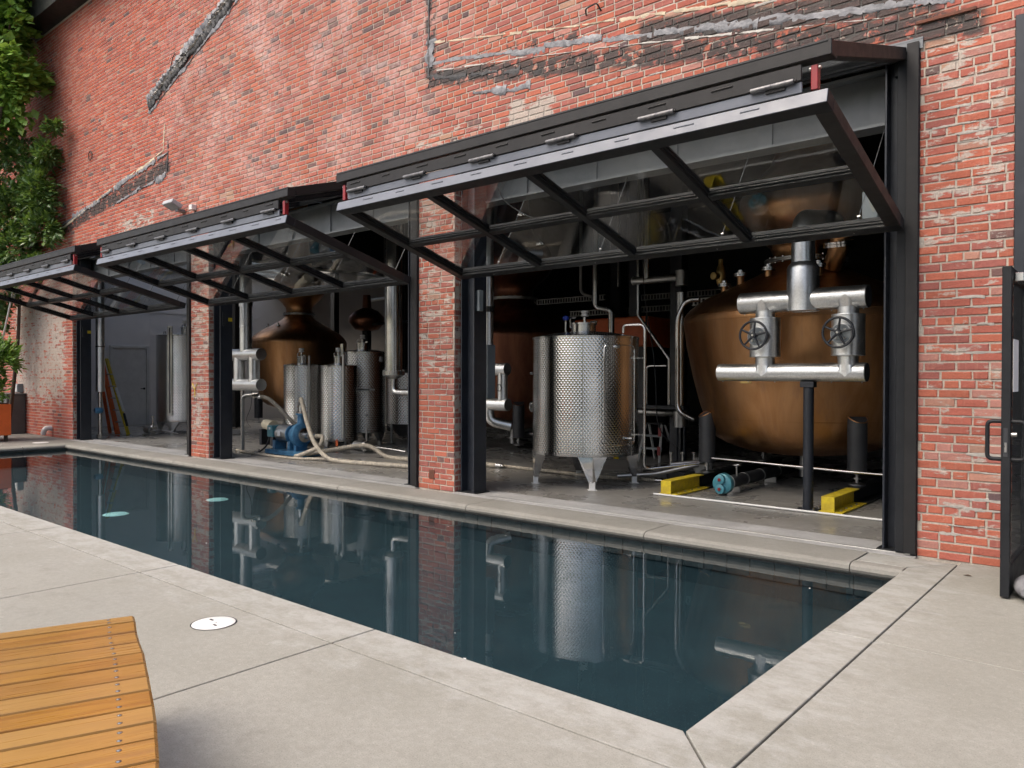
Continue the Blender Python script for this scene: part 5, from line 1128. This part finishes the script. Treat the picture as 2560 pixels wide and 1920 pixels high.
rail((-18.55, 1.36, .55), (-18.73, 1.26, 1.1), .05, .04, PAPER, 'white_label'); rail((-18.46, 1.40, .2), (-18.54, 1.36, .5), .04, .04, CHARCOAL, 'black_label')

# ------------------------------------------------------------------ things on the patio and the wall
cv = thing('access_cover', 'white round plastic access cover set in the patio near the bench', 'access cover', (-4.0, -4.325, 0), 'white round covers')
MB().lathe([(.0, .004), (.105, .004), (.114, .0015), (.114, -.02)][::-1], (-4.0, -4.325, .002), 48, cap=False).build('lid', PLASTICW, cv, 30)
MB().lathe([(.1165, .001), (.119, .0025), (.122, .001)], (-4.0, -4.325, .002), 48, cap=False).build('rim_gap', CHARCOAL, cv, 30)
for (x, y) in ((-4.05, -4.31), (-3.95, -4.345)): MB().bev(x-.016, x+.016, y-.006, y+.006, .0055, .008, .001).build('finger_slot', CHARCOAL, cv)
MB().lathe([(.018, 0), (.018, .003)], (-4.0, -4.325, .0062), 20).build('screw', WHITE, cv, 30)
cv = thing('access_cover', 'white round plastic cover on the coping at the far left pool corner', 'access cover', (-17.55, -.72, 0), 'white round covers')
MB().lathe([(.0, .004), (.13, .004), (.14, .0015), (.14, -.02)][::-1], (-17.55, -.72, .002), 40, cap=False).build('lid', PLASTICW, cv, 30); MB().lathe([(.143, .001), (.146, .003), (.15, .001)], (-17.55, -.72, .002), 40, cap=False).build('rim', PLASTICW, cv, 30)
oe = MB().tube(bend([(-19.05, .02, .20), (-19.05, -.14, .20), (-19.08, -.16, .06)], .12, 8), .055, 20).build('drain_elbow', PLASTICW, None, 50); tag(place(oe, (-19.05, 0, .06)), 'white plastic pipe elbow poking out of the left brick wall', 'pipe elbow')
lampm = thing('wall_floodlight', 'small grey floodlight on the brick above the middle door', 'floodlight', (-12.95, 0, 4.25))
MB().bev(-.17, .17, -.10, .10, -.04, .04, .01).move(Matrix.Translation((-12.95, -.2, 4.3)) @ Matrix.Rotation(R(-25), 4, 'X')).build('housing', simple('pale_grey_metal', (.42,.44,.46), (.36,.38,.4), 5, .45), lampm)
MB().box(-13.0, -12.9, -.13, .0, 4.2, 4.24).build('arm', GREYBOX, lampm); MB().bev(-12.6, -12.5, -.09, .0, 4.18, 4.27, .006).build('sensor', PLASTICW, lampm)
pn = thing('fence_panel', 'grey flat panel standing against the far left wall', 'panel', (-20.9, -.3, 0)); MB().bev(-21.9, -20.62, -.42, -.02, .0, .92, .01).build('panel', PLANTERGREY, pn); MB().bev(-21.92, -20.6, -.44, -.005, .92, .95, .006).build('cap', PLANTERGREY, pn)
eb = thing('outlet_box', 'grey outdoor socket box above the grey panel by the shrub', 'socket box', (-21.0, -.05, 1.0)); MB().bev(-21.1, -20.85, -.12, .0, .97, 1.18, .008).build('box', GREYBOX, eb); MB().cyl((-21.3, -.06, .96), (-21.3, -.06, 1.2), .03, 12).build('conduit', PLASTICW, eb, 40); MB().bev(-21.08, -20.87, -.135, -.121, .99, 1.16, .004).build('cover', PLASTICW, eb)
pl = thing('orange_planter', 'orange square planter on short legs at the far left pool corner', 'planter', (-18.9, -1.5, 0))
MB().bev(-19.45, -18.35, -2.1, -1.0, .13, .78, .012).build('box', ORANGE, pl)
for sx in (-19.4, -18.46):
    for sy in (-2.05, -1.11): MB().bev(sx, sx+.06, sy, sy+.06, .0, .13, .003).build('leg', BARK, pl)
MB().bev(-19.40, -18.40, -2.05, -1.05, .78, .80, .004).build('soil', BARK, pl)
# curved slatted bench
bn = thing('slatted_bench', 'curved honey-coloured slatted wooden bench in the near left corner', 'bench', (-2.6, -5.6, 0))
RE = [(-3.104,-5.147),(-3.023,-5.176),(-2.901,-5.225),(-2.782,-5.267),(-2.666,-5.304),(-2.562,-5.344),(-2.443,-5.389),(-2.33,-5.433),(-2.213,-5.478),(-2.105,-5.522),(-2.005,-5.566),(-1.885,-5.618),(-1.77,-5.675),(-1.66,-5.74)]
LD = Vector((-.36, -.933)).normalized(); SL = .56; ZT = .42
for i in range(len(RE)-1):
    a, b = Vector(RE[i]), Vector(RE[i+1]); e = (b-a).normalized()
    g0, g1 = a+e*.0058, b-e*.0058; A2, B2 = g0+LD*SL, g1+LD*SL
    zs = ZT+random.uniform(-.0015, .0015); ch = .006
    def inset(p, q, r_, s_, d): c = (p+q+r_+s_)/4; return [v+(c-v).normalized()*d*1.4 for v in (p, q, r_, s_)]
    base = [g0, A2, B2, g1]; ins = inset(*base, ch)
    vs = [(p.x, p.y, zs-.03) for p in base]+[(p.x, p.y, zs-ch) for p in base]+[(p.x, p.y, zs) for p in ins]
    fs = [(3, 2, 1, 0), (8, 9, 10, 11)]+[(k+j, k+(j+1) % 4, k+4+(j+1) % 4, k+4+j) for k in (0, 4) for j in range(4)]
    so_ = MB().add(vs, fs); sl_ = so_.build('slat', WOOD, bn)
    for t_ in (.09, SL-.09):
        for u in (.24, .76):
            c = g0.lerp(g1, u)+LD*t_; MB().lathe([(.0058, -.002), (.0058, .0008), (.003, .0018), (0, .002)], (c.x, c.y, zs), 10, cap=False).build('screw', SCREW, sl_, 40)
            MB().lathe([(.0057, .0), (.007, .0005), (.0074, -.001)], (c.x, c.y, zs), 10, cap=False).build('countersink', CHARCOAL, sl_, 40)
for t_ in (.075, SL-.075):
    MB().tube([(Vector(p)+LD*t_).to_3d()+Vector((0, 0, .365)) for p in RE], .024, 4).build('curved_rail', BLACK, bn)
    for k in (1, 6, 12): p = Vector(RE[k])+LD*t_; MB().bev(p.x-.02, p.x+.02, p.y-.02, p.y+.02, .0, .345, .003).build('leg', BLACK, bn)
lf = MB().add([(-.03, 0, 0), (0, -.012, .006), (.03, 0, .002), (0, .014, .008), (0, 0, .001)], [(0, 1, 4), (1, 2, 4), (2, 3, 4), (3, 0, 4)]).build('dry_leaf', BARK); lf.location = (-1.02, -.42, .003); tag(lf, 'small dry brown leaf on the concrete by the right brick pier', 'leaf')

# ------------------------------------------------------------------ planting at the left
def leaves(name, mat, parent, blobs, n, size, seed, droop=.3, asp=.55, shell=.55):
    """leaf blades (two bent quads) spread through the volume of the blobs (centre, radii, weight)"""
    rnd = random.Random(seed); V, F, A = [], [], []
    tw = sum(b[2] for b in blobs)
    for (c, r, wt) in blobs:
        subs = [(Vector((rnd.gauss(0, 1), rnd.gauss(0, 1), rnd.gauss(0, 1))).normalized()*rnd.uniform(.35, 1)) for _ in range(max(6, int(26*wt/tw*len(blobs))))]
        for _ in range(int(n*wt/tw)):
            s_ = rnd.choice(subs); q = s_+Vector((rnd.gauss(0, .17), rnd.gauss(0, .17), rnd.gauss(0, .15)))
            p = Vector((c[0]+q.x*r[0], c[1]+q.y*r[1], c[2]+q.z*r[2]))
            if p.y > -.05: p.y = -.05-rnd.random()*.15
            out = Vector((q.x, q.y, q.z+.35)); out = out.normalized() if out.length > .01 else Vector((0, 0, 1))
            d = (out+Vector((rnd.gauss(0, .6), rnd.gauss(0, .6), rnd.gauss(0, .4)-droop))).normalized()
            nrm = (Vector((rnd.gauss(0, .45), rnd.gauss(0, .45)-.35, 1))).normalized(); sd = d.cross(nrm).normalized(); up = sd.cross(d)
            L = size*rnd.uniform(.6, 1.25); w_ = L*asp*.5; o = len(V)
            V += [p, p+d*L*.45+sd*w_-up*L*.05, p+d*L*.45+up*L*.03, p+d*L*.45-sd*w_-up*L*.05, p+d*L-up*L*.12]
            F += [(o, o+1, o+2), (o, o+2, o+3), (o+1, o+4, o+2), (o+2, o+4, o+3)]
            g_ = min(1, max(0, rnd.gauss(.45, .25))); A += [g_]*4
    m_ = MB(); m_.v = [tuple(v) for v in V]; m_.f = F; ob = m_.build(name, mat, parent)
    at_ = ob.data.attributes.new('leafrnd', 'FLOAT', 'FACE'); at_.data.foreach_set('value', A)
    return ob
def woody(name, mat, parent, paths): 
    m_ = MB()
    for pts, r0, r1 in paths: P = smoothpath(pts, 5); m_.tube(P, [r0+(r1-r0)*i/(len(P)-1) for i in range(len(P))], 9)
    return m_.build(name, mat, parent, 60)
tr = thing('broadleaf_tree', 'tall tree with bright green broad leaves at the upper left edge', 'tree', (-19.9, -1.3, 0))
woody('trunk', BARK, tr, [([(-19.95, -1.3, 0), (-19.9, -1.25, 2.5), (-20.0, -1.2, 5), (-19.9, -1.1, 8), (-19.8, -1.1, 10.2)], .17, .05)])
woody('limb', BARK, tr, [([(-19.95, -1.2, 5.2), (-19.4, -1.0, 6.4), (-18.9, -.9, 7.6)], .06, .02), ([(-20, -1.2, 4.6), (-20.7, -1.7, 6), (-21, -2, 7.5)], .06, .02), ([(-19.9, -1.1, 7), (-19.3, -.8, 8.2), (-19.0, -.8, 9.4)], .05, .015), ([(-19.9, -1.15, 8.2), (-20.2, -1.8, 9.2), (-20.3, -2.1, 10)], .045, .015)])
leaves('crown', LEAF_A, tr, [((-19.35, -.9, 8.9), (.75, .7, .9), 1.5), ((-18.95, -.75, 7.75), (.6, .55, .75), 1.2), ((-20.1, -1.3, 8.0), (.9, .8, 1.0), 1.3), ((-19.4, -1.0, 10.1), (.8, .8, .8), 1), ((-20.4, -1.4, 9.8), (1, .9, 1), 1), ((-19.75, -1.0, 6.9), (.6, .6, .6), .8), ((-21.2, -1.6, 8.4), (1, .9, 1.2), 1)], 9000, .20, 3, .35, .8)
iv = thing('wall_ivy', 'dark glossy laurel-like creeper spilling over the left of the wall', 'creeper', (-20.0, -.4, 0))
woody('stem', BARK, iv, [([(-20.3, -.5, 0), (-20.1, -.35, 2), (-20.0, -.3, 4), (-19.6, -.25, 6.2)], .05, .015), ([(-20.0, -.3, 3.6), (-19.2, -.25, 4.6), (-18.4, -.2, 5.6)], .03, .01), ([(-20.0, -.3, 4.4), (-20.8, -.3, 5.2), (-21.3, -.3, 6)], .03, .01)])
leaves('foliage', LEAF_B, iv, [((-19.7, -.5, 6.25), (.85, .45, .45), 1.2), ((-18.4, -.3, 6.15), (.55, .25, .30), .6), ((-18.75, -.35, 5.3), (.7, .3, .6), 1.2), ((-19.9, -.5, 5.2), (.8, .45, .6), 1.2), ((-18.5, -.35, 4.55), (.6, .3, .42), .9), ((-19.7, -.5, 4.3), (.7, .45, .5), 1.1), ((-20.5, -.6, 4.6), (.7, .5, .9), 1.2), ((-20.2, -.6, 3.55), (.6, .45, .45), .9), ((-20.8, -.7, 3.0), (.6, .5, .6), 1.0), ((-21.3, -.7, 5.8), (.8, .5, 1.0), 1.0), ((-17.95, -.3, 6.7), (.28, .16, .3), .2), ((-19.0, -.4, 3.75), (.5, .3, .3), .5), ((-20.7, -.6, 2.2), (.35, .4, .4), .4)], 11500, .145, 5, .2, .5)
sh = thing('planter_shrub', 'bright green shrub growing from the orange planter at the left edge', 'shrub', (-18.95, -1.5, .78))
woody('stem', BARK, sh, [([(-18.95, -1.5, .79), (-18.9, -1.45, 1.4), (-18.8, -1.4, 2.0)], .03, .01), ([(-18.98, -1.5, .79), (-19.2, -1.6, 1.4), (-19.3, -1.7, 1.9)], .025, .008), ([(-18.9, -1.52, .79), (-18.65, -1.3, 1.3), (-18.55, -1.15, 1.7)], .022, .008)])
leaves('foliage', LEAF_C, sh, [((-18.9, -1.3, 1.55), (.5, .45, .6), 1.3), ((-18.62, -1.05, 1.75), (.3, .25, .35), .6), ((-19.0, -1.5, 2.05), (.45, .4, .4), .8), ((-18.8, -1.25, 1.05), (.45, .4, .25), .6)], 2300, .17, 9, .1, .36)
rd = MB().cyl((-18.8, -.77, 3.47), (-19.05, -1.0, 1.9), .018, 8).build('guy_rod', STEELDULL, None, 40); tag(place(rd, (-19.05, -1.0, 1.9)), 'thin pale metal rod slanting up through the foliage at left', 'rod')

# ------------------------------------------------------------------ across the patio, behind the viewer: seen only in the tanks' reflections
for k, (x, y, lb) in enumerate(((-12.0, -9.2, 'orange planter with a clipped bush, mirrored at the left of the steel tanks'), (-8.0, -9.8, 'orange planter with a clipped bush, mirrored in the middle of the big tank'), (-4.6, -10.4, 'orange planter with a clipped bush, mirrored at the right of the big tank'))):
    p_ = thing('orange_planter', lb, 'planter', (x, y, 0), 'orange planters across the patio')
    MB().bev(x-.55, x+.55, y-.55, y+.55, .13, 1.0, .012).build('box', ORANGE, p_)
    for sx in (x-.5, x+.44):
        for sy in (y-.5, y+.44): MB().bev(sx, sx+.06, sy, sy+.06, .0, .13, .003).build('leg', BARK, p_)
    leaves('bush', LEAF_C, p_, [((x, y, 1.45), (.6, .6, .5), 1)], 500, .2, 70+k, .1, .5)
hg = thing('hedge', 'tall green hedge across the patio, unseen, added for reflections in the steel', 'hedge', (-10, -15, 0))  # unseen hedge added to give the steel tanks dark reflections
leaves('foliage', LEAF_B, hg, [((-26+3.2*i, -15.5, 1.2), (2.0, .8, 1.3), 1) for i in range(11)], 6500, .38, 77, .1, .6)
MB().box(-28, 8, -16.2, -15.6, .0, 1.9).build('woody_core', BARK, hg)

rp = random.Random(5); fl_ = MB()
for k in range(18):
    x, y = rp.uniform(PX0+.2, PX1-.2), rp.uniform(PY0+.1, PY1-.15); a = rp.uniform(0, 6.28); l = rp.uniform(.006, .014); w2 = l*rp.uniform(.3, .7)
    c_, s_ = math.cos(a), math.sin(a); fl_.add([(x+c_*l, y+s_*l, WZ+.002), (x-s_*w2, y+c_*w2, WZ+.004), (x-c_*l, y-s_*l, WZ+.002), (x+s_*w2, y-c_*w2, WZ+.003)], [(0, 1, 2, 3)])
tag(fl_.build('floating_specks', PLASTICW), 'pale petals and specks floating on the dark pool', 'petals', kind='stuff')
